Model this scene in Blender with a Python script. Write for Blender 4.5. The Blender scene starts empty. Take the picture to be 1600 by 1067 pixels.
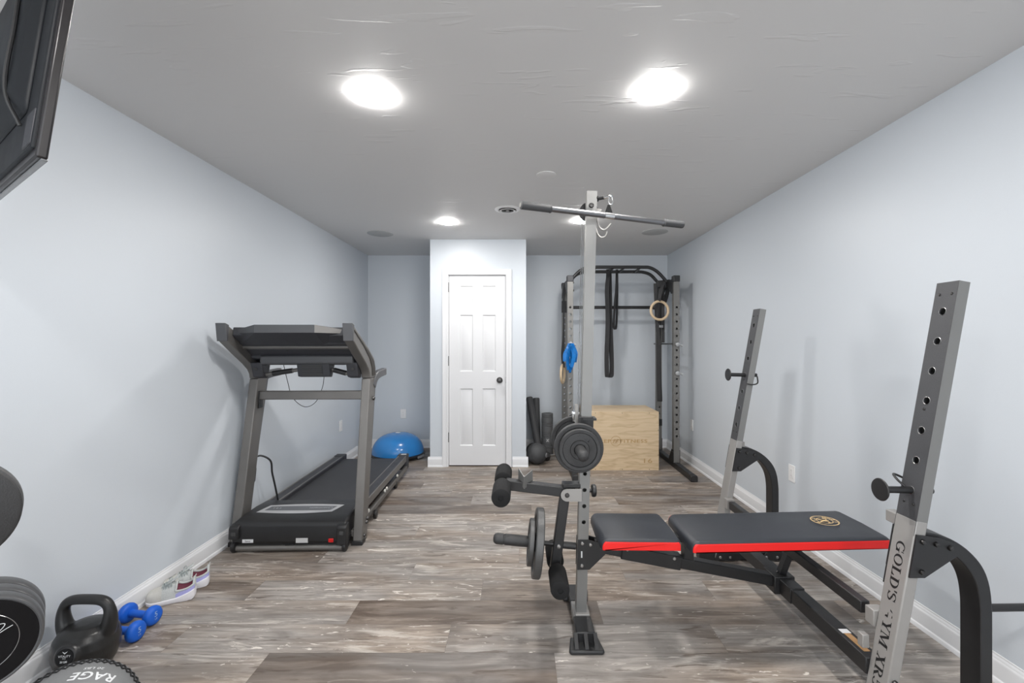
import bpy, bmesh, math, random
from mathutils import Vector, Matrix

S = bpy.context.scene
COL = S.collection
PI = math.pi

# ---------------------------------------------------------------- camera, world, exposure
cam_d = bpy.data.cameras.new('camera')
cam_d.sensor_width = 36.0
cam_d.lens = 36.0 * 700 / 1600
cam_d.shift_x = -11 / 1600
cam_d.shift_y = 2.1 / 1600
cam_d.clip_start = 0.02
cam = bpy.data.objects.new('camera', cam_d)
COL.objects.link(cam)
cam.location = (0, 0, 1.33)
cam.rotation_euler = (PI / 2, 0, 0)
S.camera = cam

w = bpy.data.worlds.new('world')
S.world = w
w.use_nodes = True
w.node_tree.nodes['Background'].inputs[0].default_value = (0.92, 0.96, 1.0, 1)
w.node_tree.nodes['Background'].inputs[1].default_value = 3.35
S.view_settings.view_transform = 'Standard'
S.view_settings.look = 'None'
S.view_settings.gamma = 1
S.view_settings.use_curve_mapping = False
S.view_settings.exposure = 0.0
LAMP = 368.0            # radiance of the recessed lamps' lenses

# ---------------------------------------------------------------- room dimensions (metres)
XL, XR = -1.92, 1.885
YB, YF = -2.3, 5.69           # end behind the camera, left open to let in fill light; far wall
H = 2.441
CX0, CX1, CY = -0.956, 0.0757, 4.814   # closet box

# ---------------------------------------------------------------- materials
MATS = {}


def mat(name, col, rough=0.5, metal=0.0, bump=0.0, bscale=300, var=0.06, vscale=9, spec=0.5, coat=0.0, rvar=0.08):
    if name in MATS:
        return MATS[name]
    m = bpy.data.materials.new(name)
    m.use_nodes = True
    nt = m.node_tree
    b = nt.nodes['Principled BSDF']
    b.inputs['Base Color'].default_value = (*col, 1)
    b.inputs['Roughness'].default_value = rough
    b.inputs['Metallic'].default_value = metal
    b.inputs['Specular IOR Level'].default_value = spec
    b.inputs['Coat Weight'].default_value = coat
    b.inputs['Coat Roughness'].default_value = 0.1
    tc = nt.nodes.new('ShaderNodeTexCoord')
    n = nt.nodes.new('ShaderNodeTexNoise')
    n.inputs['Scale'].default_value = vscale
    n.inputs['Detail'].default_value = 5
    nt.links.new(tc.outputs['Object'], n.inputs['Vector'])
    mx = nt.nodes.new('ShaderNodeMix')
    mx.data_type = 'RGBA'
    mx.inputs[6].default_value = (*[c * (1 - var) for c in col], 1)
    mx.inputs[7].default_value = (*[min(1, c * (1 + var)) for c in col], 1)
    nt.links.new(n.outputs['Fac'], mx.inputs[0])
    nt.links.new(mx.outputs[2], b.inputs['Base Color'])
    mr = nt.nodes.new('ShaderNodeMapRange')
    mr.inputs['To Min'].default_value = max(0, rough - rvar)
    mr.inputs['To Max'].default_value = min(1, rough + rvar)
    nt.links.new(n.outputs['Fac'], mr.inputs['Value'])
    nt.links.new(mr.outputs['Result'], b.inputs['Roughness'])
    if bump:
        n2 = nt.nodes.new('ShaderNodeTexNoise')
        n2.inputs['Scale'].default_value = bscale
        n2.inputs['Detail'].default_value = 3
        nt.links.new(tc.outputs['Object'], n2.inputs['Vector'])
        bp = nt.nodes.new('ShaderNodeBump')
        bp.inputs['Strength'].default_value = bump
        bp.inputs['Distance'].default_value = 0.002
        nt.links.new(n2.outputs['Fac'], bp.inputs['Height'])
        nt.links.new(bp.outputs['Normal'], b.inputs['Normal'])
    MATS[name] = m
    return m


WALL = mat('wall_paint', (0.600, 0.640, 0.685), 0.42, bump=0.12, bscale=260, var=0.012, vscale=1.5)
WHITE = mat('white_trim_paint', (0.74, 0.745, 0.76), 0.32, var=0.01)
DOORW = mat('white_door_paint', (0.70, 0.705, 0.72), 0.36, var=0.01, bump=0.05)
PLASTICW = mat('white_plastic', (0.80, 0.80, 0.80), 0.35, var=0.01)
SPEAKER = mat('speaker_grille_cloth', (0.44, 0.45, 0.45), 0.7, bump=0.3, bscale=900, var=0.02)
RUBBER = mat('black_rubber', (0.020, 0.020, 0.021), 0.5, bump=0.2, bscale=400, var=0.2)
RUBBERG = mat('charcoal_rubber', (0.056, 0.057, 0.060), 0.62, bump=0.5, bscale=350, var=0.2)
POWDER = mat('black_powder_coat', (0.015, 0.015, 0.016), 0.38, bump=0.25, bscale=900, var=0.15)
HOLEPLATE = mat('textured_black_plate', (0.052, 0.053, 0.058), 0.5, bump=0.5, bscale=700, var=0.2)
SILVER = mat('silver_powder_coat', (0.215, 0.214, 0.208), 0.42, 0.45, bump=0.1, bscale=1200, var=0.04)
SILVERL = mat('light_silver_paint', (0.315, 0.305, 0.292), 0.42, 0.25, bump=0.1, bscale=1200, var=0.03)
TREADG = mat('brushed_grey_paint', (0.180, 0.172, 0.163), 0.40, 0.5, bump=0.12, bscale=900, var=0.1)
CONSOLE = mat('dark_grey_plastic', (0.036, 0.037, 0.043), 0.5, bump=0.3, bscale=700, var=0.08)
CONSOLEL = mat('slate_grey_plastic', (0.075, 0.077, 0.083), 0.42, bump=0.2, bscale=700, var=0.08)
BLKPLAST = mat('black_plastic', (0.014, 0.014, 0.015), 0.40, bump=0.15, bscale=900, var=0.1)
BLKGLOSS = mat('glossy_black', (0.004, 0.004, 0.005), 0.22, var=0.2, spec=0.22)
BELT = mat('treadmill_belt', (0.034, 0.0345, 0.038), 0.55, bump=0.35, bscale=500, var=0.15, vscale=3)
CHROME = mat('chrome', (0.80, 0.80, 0.80), 0.16, 1.0, var=0.02, rvar=0.03)
STEEL = mat('brushed_steel', (0.46, 0.46, 0.46), 0.28, 1.0, var=0.05)
NICKEL = mat('dark_nickel', (0.085, 0.083, 0.082), 0.30, 1.0, var=0.05)
VINYL = mat('black_vinyl', (0.024, 0.027, 0.034), 0.45, bump=0.25, bscale=260, var=0.1)
REDV = mat('red_vinyl', (0.80, 0.012, 0.010), 0.42, bump=0.2, bscale=260, var=0.05)
FOAM = mat('black_foam', (0.016, 0.016, 0.0165), 0.85, bump=0.7, bscale=420, var=0.2, spec=0.25)
IRON = mat('cast_iron', (0.040, 0.040, 0.041), 0.5, 0.25, bump=0.6, bscale=260, var=0.25)
IRONL = mat('worn_cast_iron', (0.095, 0.095, 0.095), 0.45, 0.35, bump=0.5, bscale=220, var=0.25)
BLUEG = mat('glossy_blue_vinyl', (0.030, 0.220, 0.570), 0.22, var=0.03, coat=0.3)
BLUEN = mat('blue_neoprene', (0.006, 0.115, 0.60), 0.5, bump=0.15, bscale=500, var=0.05)
BLUEB = mat('blue_latex', (0.010, 0.160, 0.480), 0.2, var=0.6, vscale=28)
RINGW = mat('pale_ring_wood', (0.70, 0.54, 0.36), 0.45, var=0.08, vscale=30)
STRAP = mat('black_webbing', (0.030, 0.030, 0.032), 0.7, bump=0.4, bscale=900, var=0.15)
GREYB = mat('grey_ball_leather', (0.165, 0.168, 0.170), 0.45, bump=0.35, bscale=420, var=0.05)
PRINTW = mat('white_print', (0.66, 0.67, 0.68), 0.5, var=0.01)
PRINTG = mat('grey_print', (0.20, 0.20, 0.21), 0.5, var=0.01)
GOLDP = mat('gold_print', (0.62, 0.43, 0.20), 0.45, var=0.05)
KNIT = mat('grey_knit', (0.52, 0.54, 0.53), 0.8, bump=0.9, bscale=420, var=0.18, vscale=60)
TOEK = mat('pale_toe_mesh', (0.56, 0.55, 0.51), 0.75, bump=0.5, bscale=500, var=0.08, vscale=40)
LILAC = mat('lilac_heel', (0.36, 0.36, 0.66), 0.6, bump=0.2, var=0.06)
SOLE = mat('white_foam_sole', (0.78, 0.77, 0.80), 0.5, bump=0.2, var=0.03)
LINING = mat('maroon_lining', (0.16, 0.035, 0.060), 0.8, bump=0.5, var=0.4, vscale=60)
LACE = mat('grey_lace', (0.36, 0.40, 0.40), 0.8, bump=0.4, var=0.1)
REDP = mat('red_plastic', (0.55, 0.01, 0.01), 0.4, var=0.03)
BURN = mat('burnt_wood_print', (0.47, 0.30, 0.135), 0.6, var=0.1)
CLEARP = mat('pale_knob_plastic', (0.40, 0.41, 0.42), 0.15, var=0.03)
CREAM = mat('cream_roller', (0.70, 0.69, 0.64), 0.5, var=0.03)
VENTD = mat('vent_dark', (0.05, 0.05, 0.05), 0.8)
ORANGE = mat('orange_sticker', (0.38, 0.22, 0.10), 0.5, var=0.3, vscale=60)


def make_ceiling():
    m = bpy.data.materials.new('ceiling_plaster')
    m.use_nodes = True
    nt = m.node_tree
    b = nt.nodes['Principled BSDF']
    b.inputs['Base Color'].default_value = (0.70, 0.695, 0.69, 1)
    b.inputs['Roughness'].default_value = 0.6
    tc = nt.nodes.new('ShaderNodeTexCoord')
    prev = None
    for k, (rot, sc, th) in enumerate(((0.5, 2.2, 0.665), (-0.9, 1.8, 0.67), (1.7, 2.6, 0.665))):
        mp = nt.nodes.new('ShaderNodeMapping')
        mp.inputs['Rotation'].default_value = (0, 0, rot)
        mp.inputs['Scale'].default_value = (1.2 * sc, 7.0 * sc, 1)
        mp.inputs['Location'].default_value = (k * 7.3, k * 3.1, 0)
        nt.links.new(tc.outputs['Object'], mp.inputs['Vector'])
        n = nt.nodes.new('ShaderNodeTexNoise')
        n.inputs['Scale'].default_value = 1.0
        n.inputs['Detail'].default_value = 2.5
        n.inputs['Distortion'].default_value = 0.5
        nt.links.new(mp.outputs['Vector'], n.inputs['Vector'])
        r = nt.nodes.new('ShaderNodeMapRange')
        r.inputs['From Min'].default_value = th
        r.inputs['From Max'].default_value = th + 0.03
        nt.links.new(n.outputs['Fac'], r.inputs['Value'])
        if prev is None:
            prev = r.outputs['Result']
        else:
            a = nt.nodes.new('ShaderNodeMath')
            a.operation = 'MAXIMUM'
            nt.links.new(prev, a.inputs[0])
            nt.links.new(r.outputs['Result'], a.inputs[1])
            prev = a.outputs[0]
    n = nt.nodes.new('ShaderNodeTexNoise')
    n.inputs['Scale'].default_value = 25
    n.inputs['Detail'].default_value = 4
    nt.links.new(tc.outputs['Object'], n.inputs['Vector'])
    a = nt.nodes.new('ShaderNodeMath')
    a.operation = 'MULTIPLY_ADD'
    a.inputs[1].default_value = 0.12
    nt.links.new(n.outputs['Fac'], a.inputs[0])
    nt.links.new(prev, a.inputs[2])
    bp = nt.nodes.new('ShaderNodeBump')
    bp.inputs['Strength'].default_value = 0.35
    bp.inputs['Distance'].default_value = 0.004
    nt.links.new(a.outputs[0], bp.inputs['Height'])
    nt.links.new(bp.outputs['Normal'], b.inputs['Normal'])
    return m


CEIL = make_ceiling()


def make_floor_mat():
    m = bpy.data.materials.new('weathered_plank_vinyl')
    m.use_nodes = True
    nt = m.node_tree
    L = nt.links.new
    b = nt.nodes['Principled BSDF']
    tc = nt.nodes.new('ShaderNodeTexCoord')
    at = nt.nodes.new('ShaderNodeAttribute'); at.attribute_name = 'tone'
    asd = nt.nodes.new('ShaderNodeAttribute'); asd.attribute_name = 'seed'
    sep = nt.nodes.new('ShaderNodeSeparateXYZ')
    L(tc.outputs['Object'], sep.inputs[0])

    def noise(sx, sy, detail, rough, dist, off):
        c = nt.nodes.new('ShaderNodeCombineXYZ')
        for i, (o, s) in enumerate(((sep.outputs[0], sx), (sep.outputs[1], sy))):
            q = nt.nodes.new('ShaderNodeMath'); q.operation = 'MULTIPLY'; q.inputs[1].default_value = s
            L(o, q.inputs[0]); L(q.outputs[0], c.inputs[i])
        q = nt.nodes.new('ShaderNodeMath'); q.operation = 'MULTIPLY_ADD'; q.inputs[1].default_value = 31.7; q.inputs[2].default_value = off
        L(asd.outputs['Fac'], q.inputs[0]); L(q.outputs[0], c.inputs[2])
        n = nt.nodes.new('ShaderNodeTexNoise')
        n.inputs['Scale'].default_value = 1
        n.inputs['Detail'].default_value = detail
        n.inputs['Roughness'].default_value = rough
        n.inputs['Distortion'].default_value = dist
        L(c.outputs[0], n.inputs['Vector'])
        return n.outputs['Fac']

    def rng(v, a, bb, c0=0.0, c1=1.0):
        r = nt.nodes.new('ShaderNodeMapRange')
        r.inputs['From Min'].default_value = a; r.inputs['From Max'].default_value = bb
        r.inputs['To Min'].default_value = c0; r.inputs['To Max'].default_value = c1
        L(v, r.inputs['Value'])
        return r.outputs['Result']

    def op(o, x, y):
        q = nt.nodes.new('ShaderNodeMath'); q.operation = o; q.use_clamp = True
        for i, z in enumerate((x, y)):
            if isinstance(z, (int, float)):
                q.inputs[i].default_value = z
            else:
                L(z, q.inputs[i])
        return q.outputs[0]

    def mixc(f, a, c):
        x = nt.nodes.new('ShaderNodeMix'); x.data_type = 'RGBA'
        L(f, x.inputs[0])
        for i, z in ((6, a), (7, c)):
            if isinstance(z, tuple):
                x.inputs[i].default_value = (*z, 1)
            else:
                L(z, x.inputs[i])
        return x.outputs[2]

    broad = noise(2.2, 9.0, 5, 0.6, 0.9, 0)
    grain = noise(3.0, 55.0, 7, 0.7, 0.4, 5)
    fine = noise(14, 150.0, 4, 0.6, 0.2, 9)
    wear = noise(2.6, 17.0, 8, 0.66, 0.9, 13)
    wear2 = noise(7.0, 26.0, 7, 0.62, 1.4, 17)
    scar = noise(4.0, 30.0, 5, 0.6, 0.8, 29)
    hue = noise(1.2, 4.0, 3, 0.5, 0.3, 23)
    t0 = op('ADD', op('MULTIPLY', at.outputs['Fac'], 0.58), rng(broad, 0.36, 0.64, 0.0, 0.50))
    tone = op('SUBTRACT', t0, 0.10)
    h_ = rng(hue, 0.40, 0.60)
    dark = mixc(h_, (0.104, 0.077, 0.060), (0.135, 0.119, 0.108))
    light = mixc(h_, (0.455, 0.385, 0.322), (0.450, 0.415, 0.382))
    c1 = mixc(tone, dark, light)
    g = op('MULTIPLY', rng(grain, 0.36, 0.62, 0.15, 1.0), rng(fine, 0.3, 0.7, 0.75, 1.0))
    c2 = mixc(rng(g, 0.15, 0.80), mixc(op('MULTIPLY', tone, 0.45), dark, light), c1)
    cs = mixc(op('MULTIPLY', rng(scar, 0.59, 0.66), 0.7), c2, (0.085, 0.062, 0.048))
    cut = rng(at.outputs['Fac'], 0.0, 0.9, 0.075, 0.0)
    wv = op('SUBTRACT', wear, cut)
    c3 = mixc(op('MULTIPLY', rng(wv, 0.535, 0.64), 0.62), cs, (0.60, 0.55, 0.495))
    wv2 = op('SUBTRACT', wear2, cut)
    c4 = mixc(op('MULTIPLY', rng(wv2, 0.615, 0.65), 0.85), c3, (0.72, 0.67, 0.61))
    L(c4, b.inputs['Base Color'])
    L(rng(grain, 0.3, 0.7, 0.50, 0.36), b.inputs['Roughness'])
    b.inputs['Specular IOR Level'].default_value = 0.35
    bp = nt.nodes.new('ShaderNodeBump'); bp.inputs['Strength'].default_value = 0.12; bp.inputs['Distance'].default_value = 0.002
    L(g, bp.inputs['Height']); L(bp.outputs['Normal'], b.inputs['Normal'])
    return m


FLOOR = make_floor_mat()


def make_ply():
    m = bpy.data.materials.new('birch_plywood')
    m.use_nodes = True
    nt = m.node_tree
    L = nt.links.new
    b = nt.nodes['Principled BSDF']
    tc = nt.nodes.new('ShaderNodeTexCoord')
    mp = nt.nodes.new('ShaderNodeMapping')
    mp.inputs['Scale'].default_value = (1.1, 2.0, 5.5)
    L(tc.outputs['Object'], mp.inputs['Vector'])
    n = nt.nodes.new('ShaderNodeTexNoise'); n.inputs['Scale'].default_value = 1.6; n.inputs['Detail'].default_value = 3
    L(mp.outputs['Vector'], n.inputs['Vector'])
    q = nt.nodes.new('ShaderNodeMath'); q.operation = 'MULTIPLY'; q.inputs[1].default_value = 14
    L(n.outputs['Fac'], q.inputs[0])
    f = nt.nodes.new('ShaderNodeMath'); f.operation = 'PINGPONG'; f.inputs[1].default_value = 1.0
    L(q.outputs[0], f.inputs[0])
    cr = nt.nodes.new('ShaderNodeValToRGB')
    cr.color_ramp.elements[0].color = (0.46, 0.315, 0.17, 1)
    cr.color_ramp.elements[1].color = (0.70, 0.54, 0.36, 1)
    cr.color_ramp.elements[1].position = 0.55
    L(f.outputs[0], cr.inputs[0])
    n2 = nt.nodes.new('ShaderNodeTexNoise'); n2.inputs['Scale'].default_value = 1.0; n2.inputs['Detail'].default_value = 4
    mp2 = nt.nodes.new('ShaderNodeMapping'); mp2.inputs['Scale'].default_value = (4, 40, 60)
    L(tc.outputs['Object'], mp2.inputs['Vector']); L(mp2.outputs['Vector'], n2.inputs['Vector'])
    mx = nt.nodes.new('ShaderNodeMix'); mx.data_type = 'RGBA'; mx.inputs[0].default_value = 0.62
    L(cr.outputs[0], mx.inputs[6])
    cr2 = nt.nodes.new('ShaderNodeValToRGB')
    cr2.color_ramp.elements[0].position = 0.3; cr2.color_ramp.elements[0].color = (0.56, 0.42, 0.25, 1)
    cr2.color_ramp.elements[1].position = 0.7; cr2.color_ramp.elements[1].color = (0.70, 0.55, 0.37, 1)
    L(n2.outputs['Fac'], cr2.inputs[0]); L(cr2.outputs[0], mx.inputs[7])
    L(mx.outputs[2], b.inputs['Base Color'])
    b.inputs['Roughness'].default_value = 0.5
    return m


PLY = make_ply()



def lamp_lens(name, k):
    m = bpy.data.materials.new(name)
    m.use_nodes = True
    b = m.node_tree.nodes['Principled BSDF']
    b.inputs['Base Color'].default_value = (0.9, 0.9, 0.9, 1)
    b.inputs['Emission Color'].default_value = (1.0, 0.975, 0.945, 1)
    b.inputs['Emission Strength'].default_value = LAMP * k
    return m


LENS = lamp_lens('lit_lamp_lens', 1.0)
LENS_DIM = lamp_lens('lit_lamp_lens_dimmed', 0.74)      # the far pair is turned down

# ---------------------------------------------------------------- mesh helpers
def V(*a):
    return Vector(a)


def rot_z(a):
    return Matrix.Rotation(a, 4, 'Z')


def frame(axis):
    n = Vector(axis).normalized()
    h = Vector((0, 0, 1)) if abs(n.z) < 0.9 else Vector((1, 0, 0))
    u = h.cross(n).normalized()
    return n, u, n.cross(u)


def catmull(pts, k=6, closed=False):
    P = [Vector(p) for p in pts]
    out = []
    n = len(P)
    rngn = n if closed else n - 1
    for i in range(rngn):
        a = P[(i - 1) % n] if (closed or i > 0) else P[0] * 2 - P[1]
        b, c = P[i], P[(i + 1) % n]
        d = P[(i + 2) % n] if (closed or i + 2 < n) else c * 2 - b
        for j in range(k):
            t = j / k
            out.append(0.5 * ((2 * b) + (c - a) * t + (2 * a - 5 * b + 4 * c - d) * t * t + (3 * b - a - 3 * c + d) * t ** 3))
    if not closed:
        out.append(P[-1])
    return out


class G:
    def __init__(s):
        s.v, s.f = [], []

    def add(s, verts, faces):
        o = len(s.v)
        s.v += [Vector(p) for p in verts]
        s.f += [tuple(i + o for i in f) for f in faces]
        return s

    def box(s, x0, x1, y0, y1, z0, z1):
        return s.add([(x, y, z) for z in (z0, z1) for y in (y0, y1) for x in (x0, x1)],
                     [(0, 2, 3, 1), (4, 5, 7, 6), (0, 1, 5, 4), (2, 6, 7, 3), (0, 4, 6, 2), (1, 3, 7, 5)])

    def beam(s, p0, p1, uw, vw, uref=(0, 1, 0)):
        """rectangular bar from p0 to p1; uw across uref, vw across the third direction"""
        p0, p1 = Vector(p0), Vector(p1)
        n = (p1 - p0).normalized()
        u = Vector(uref)
        u = (u - n * u.dot(n)).normalized()
        v = n.cross(u)
        q = [p + u * (a * uw / 2) + v * (b * vw / 2) for p in (p0, p1) for a, b in ((-1, -1), (1, -1), (1, 1), (-1, 1))]
        return s.add(q, [(0, 3, 2, 1), (4, 5, 6, 7), (0, 1, 5, 4), (1, 2, 6, 5), (2, 3, 7, 6), (3, 0, 4, 7)])

    def prism(s, poly, ext):
        n = len(poly)
        e = Vector(ext)
        P = [Vector(p) for p in poly]
        return s.add(P + [p + e for p in P],
                     [tuple(range(n))[::-1], tuple(range(n, 2 * n))] + [(i, (i + 1) % n, n + (i + 1) % n, n + i) for i in range(n)])

    def tube(s, pts, r, seg=10, closed=False):
        P = [Vector(p) for p in pts]
        n = len(P)
        R = r if isinstance(r, (list, tuple)) else [r] * n
        T = []
        for i in range(n):
            if closed:
                t = P[(i + 1) % n] - P[(i - 1) % n]
            else:
                t = P[min(i + 1, n - 1)] - P[max(i - 1, 0)]
            T.append(t.normalized())
        _, u, _ = frame(T[0])
        vs, fs = [], []
        for i in range(n):
            u = (u - T[i] * u.dot(T[i])).normalized()
            v = T[i].cross(u)
            for k in range(seg):
                a = 2 * PI * k / seg
                vs.append(P[i] + (u * math.cos(a) + v * math.sin(a)) * R[i])
        for i in range(n if closed else n - 1):
            for k in range(seg):
                a, b = i * seg + k, i * seg + (k + 1) % seg
                c = ((i + 1) % n) * seg
                fs.append((a, b, c + (k + 1) % seg, c + k))
        if not closed:
            fs.append(tuple(range(seg))[::-1])
            fs.append(tuple(range((n - 1) * seg, n * seg)))
        return s.add(vs, fs)

    def ribbon(s, pts, wdir, w, t, closed=False):
        """flat strap through pts, w wide along wdir, t thick"""
        P = [Vector(p) for p in pts]
        n = len(P)
        W = Vector(wdir).normalized()
        vs, fs = [], []
        for i in range(n):
            if closed:
                d = P[(i + 1) % n] - P[(i - 1) % n]
            else:
                d = P[min(i + 1, n - 1)] - P[max(i - 1, 0)]
            N = d.cross(W)
            N = N.normalized() if N.length > 1e-9 else Vector((1, 0, 0))
            for a, b in ((-1, -1), (1, -1), (1, 1), (-1, 1)):
                vs.append(P[i] + W * (a * w / 2) + N * (b * t / 2))
        for i in range(n if closed else n - 1):
            j = ((i + 1) % n) * 4
            for k in range(4):
                fs.append((i * 4 + k, i * 4 + (k + 1) % 4, j + (k + 1) % 4, j + k))
        if not closed:
            fs += [(3, 2, 1, 0), tuple(range(n * 4 - 4, n * 4))]
        return s.add(vs, fs)

    def lathe(s, prof, c, axis=(0, 0, 1), seg=32, sx=1.0, ph=0.0):
        """prof: (radius, height along axis)"""
        n, u, v = frame(axis)
        c = Vector(c)
        vs, fs = [], []
        for r, h in prof:
            for k in range(seg):
                a = 2 * PI * k / seg + ph
                vs.append(c + n * h + u * (math.cos(a) * r) + v * (math.sin(a) * r * sx))
        m = len(prof)
        for i in range(m - 1):
            for k in range(seg):
                fs.append((i * seg + k, i * seg + (k + 1) % seg, (i + 1) * seg + (k + 1) % seg, (i + 1) * seg + k))
        if prof[0][0] > 1e-6:
            fs.append(tuple(range(seg))[::-1])
        if prof[-1][0] > 1e-6:
            fs.append(tuple(range((m - 1) * seg, m * seg)))
        return s.add(vs, fs)

    def cyl(s, c, axis, r, h, seg=20):
        return s.lathe([(r, 0), (r, h)], c, axis, seg)

    def bolt(s, c, axis, r=0.007, h=0.005):
        return s.lathe([(r, 0), (r, h * 0.5), (r * 0.75, h * 0.9), (0.0001, h)], c, axis, 10)

    def perf(s, o, n, u, Ln, W, ts, r, lip=None, seg=16):
        """rectangle Ln x W with round holes at ts along n, lip = wall thickness vector"""
        o, n, u = Vector(o), Vector(n).normalized(), Vector(u).normalized()
        h = W / 2

        def q(t0, t1):
            if t1 - t0 > 1e-5:
                s.add([o + n * t + u * x for t, x in ((t0, -h), (t0, h), (t1, h), (t1, -h))], [(0, 1, 2, 3)])
        cur = 0
        for t in ts:
            q(cur, t - h)
            vs = []
            for k in range(seg):
                a = 2 * PI * k / seg
                c_, s_ = math.cos(a), math.sin(a)
                vs.append(o + n * (t + r * s_) + u * (r * c_))
            for k in range(seg):
                a = 2 * PI * k / seg
                c_, s_ = math.cos(a), math.sin(a)
                e = h / max(abs(c_), abs(s_))
                vs.append(o + n * (t + e * s_) + u * (e * c_))
            fs = [(k, (k + 1) % seg, seg + (k + 1) % seg, seg + k) for k in range(seg)]
            if lip is not None:
                for k in range(seg):
                    vs.append(vs[k] + Vector(lip))
                fs += [(k, (k + 1) % seg, 2 * seg + (k + 1) % seg, 2 * seg + k) for k in range(seg)]
            s.add(vs, fs)
            cur = t + h
        q(cur, Ln)
        return s

    def build(s, name, m, parent=None, bevel=0.0, seg=2, smooth=38, origin=None, recalc=True):
        if parent is not None:
            o = ORIGIN[parent.name]
        elif origin is not None:
            o = Vector(origin)
        else:
            o = Vector((0, 0, 0))
        me = bpy.data.meshes.new(name)
        me.from_pydata([p - o for p in s.v], [], s.f)
        if recalc:
            bm = bmesh.new()
            bm.from_mesh(me)
            bmesh.ops.recalc_face_normals(bm, faces=bm.faces[:])
            bm.to_mesh(me)
            bm.free()
        me.materials.append(m)
        if smooth:
            for p in me.polygons:
                p.use_smooth = True
            me.set_sharp_from_angle(angle=math.radians(smooth))
        ob = bpy.data.objects.new(name, me)
        COL.objects.link(ob)
        if parent is not None:
            ob.parent = parent
        else:
            ob.location = o
        ORIGIN[ob.name] = o
        if bevel:
            b = ob.modifiers.new('bevel', 'BEVEL')
            b.width = bevel
            b.segments = seg
            b.limit_method = 'ANGLE'
            b.angle_limit = math.radians(35)
            b.harden_normals = False
        return ob


ORIGIN = {}


def tag(o, label, cat, group=None):
    o['label'] = label
    o['category'] = cat
    if group:
        o['group'] = group
    return o


def thing(name, loc, label, cat, group=None):
    o = bpy.data.objects.new(name, None)
    o.empty_display_size = 0.1
    COL.objects.link(o)
    o.location = loc
    ORIGIN[o.name] = Vector(loc)
    return tag(o, label, cat, group)


def struct(o):
    o['kind'] = 'structure'
    return o


def copy_tree(o, parent=None, loc=None):
    c = o.copy()
    COL.objects.link(c)
    if parent is not None:
        c.parent = parent
    if loc is not None:
        c.location = loc
    for ch in list(o.children):
        copy_tree(ch, c)
    return c


def text2d(s, size, bold=0.0, spacing=1.0, shear=0.0):
    """flat letters as (verts2d, faces), centred on x, baseline y=0"""
    cu = bpy.data.curves.new('txt', 'FONT')
    cu.body = s
    cu.size = size
    cu.offset = bold
    cu.space_character = spacing
    cu.shear = shear
    cu.align_x = 'CENTER'
    cu.resolution_u = 3
    ob = bpy.data.objects.new('txt', cu)
    COL.objects.link(ob)
    dg = bpy.context.evaluated_depsgraph_get()
    dg.update()
    me = bpy.data.meshes.new_from_object(ob.evaluated_get(dg))
    r = ([(v.co.x, v.co.y) for v in me.vertices], [tuple(p.vertices) for p in me.polygons])
    bpy.data.objects.remove(ob)
    bpy.data.curves.remove(cu)
    bpy.data.meshes.remove(me)
    return r


def put2d(g, data, o, u, v):
    o, u, v = Vector(o), Vector(u), Vector(v)
    g.add([o + u * x + v * y for x, y in data[0]], data[1])
    return g


def ellipse_pts(cx, cy, rx, ry, a0, a1, k):
    return [(cx + rx * math.cos(math.radians(a0 + (a1 - a0) * i / k)), cy + ry * math.sin(math.radians(a0 + (a1 - a0) * i / k))) for i in range(k + 1)]


def arc2d(cx, cy, rx, ry, a0, a1, wx, wy, k=14):
    o = ellipse_pts(cx, cy, rx, ry, a0, a1, k)
    i = ellipse_pts(cx, cy, rx - wx, ry - wy, a0, a1, k)
    return (o + i, [(j, j + 1, k + 1 + j + 1, k + 1 + j) for j in range(k)])


def poly2d(*p):
    return (list(p), [tuple(range(len(p)))])


def rect2d(x0, y0, x1, y1):
    return poly2d((x0, y0), (x1, y0), (x1, y1), (x0, y1))


# ---------------------------------------------------------------- room shell
def wall(name, x0, x1, y0, y1, z0=0.0, z1=H):
    return struct(G().box(x0, x1, y0, y1, z0, z1).build(name, WALL, smooth=0))


wall('wall_left', XL - 0.12, XL, YB - 0.12, YF + 0.12)
wall('wall_right', XR, XR + 0.12, YB - 0.12, YF + 0.12)
wall('wall_far', XL, XR, YF, YF + 0.12)
struct(G().box(XL - 0.12, XR + 0.12, YB - 0.12, YF + 0.12, H, H + 0.1).build('ceiling', CEIL, smooth=0))

# closet box with its doorway
DX0, DX1, DZ = -0.765, -0.138, 2.066
g = G()
g.box(CX0, DX0, CY, CY + 0.1, 0, H).box(DX1, CX1, CY, CY + 0.1, 0, H).box(DX0, DX1, CY, CY + 0.1, DZ, H)
g.box(CX0, CX0 + 0.1, CY + 0.1, YF, 0, H).box(CX1 - 0.1, CX1, CY + 0.1, YF, 0, H)
struct(g.build('wall_closet', WALL, smooth=0))

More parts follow.
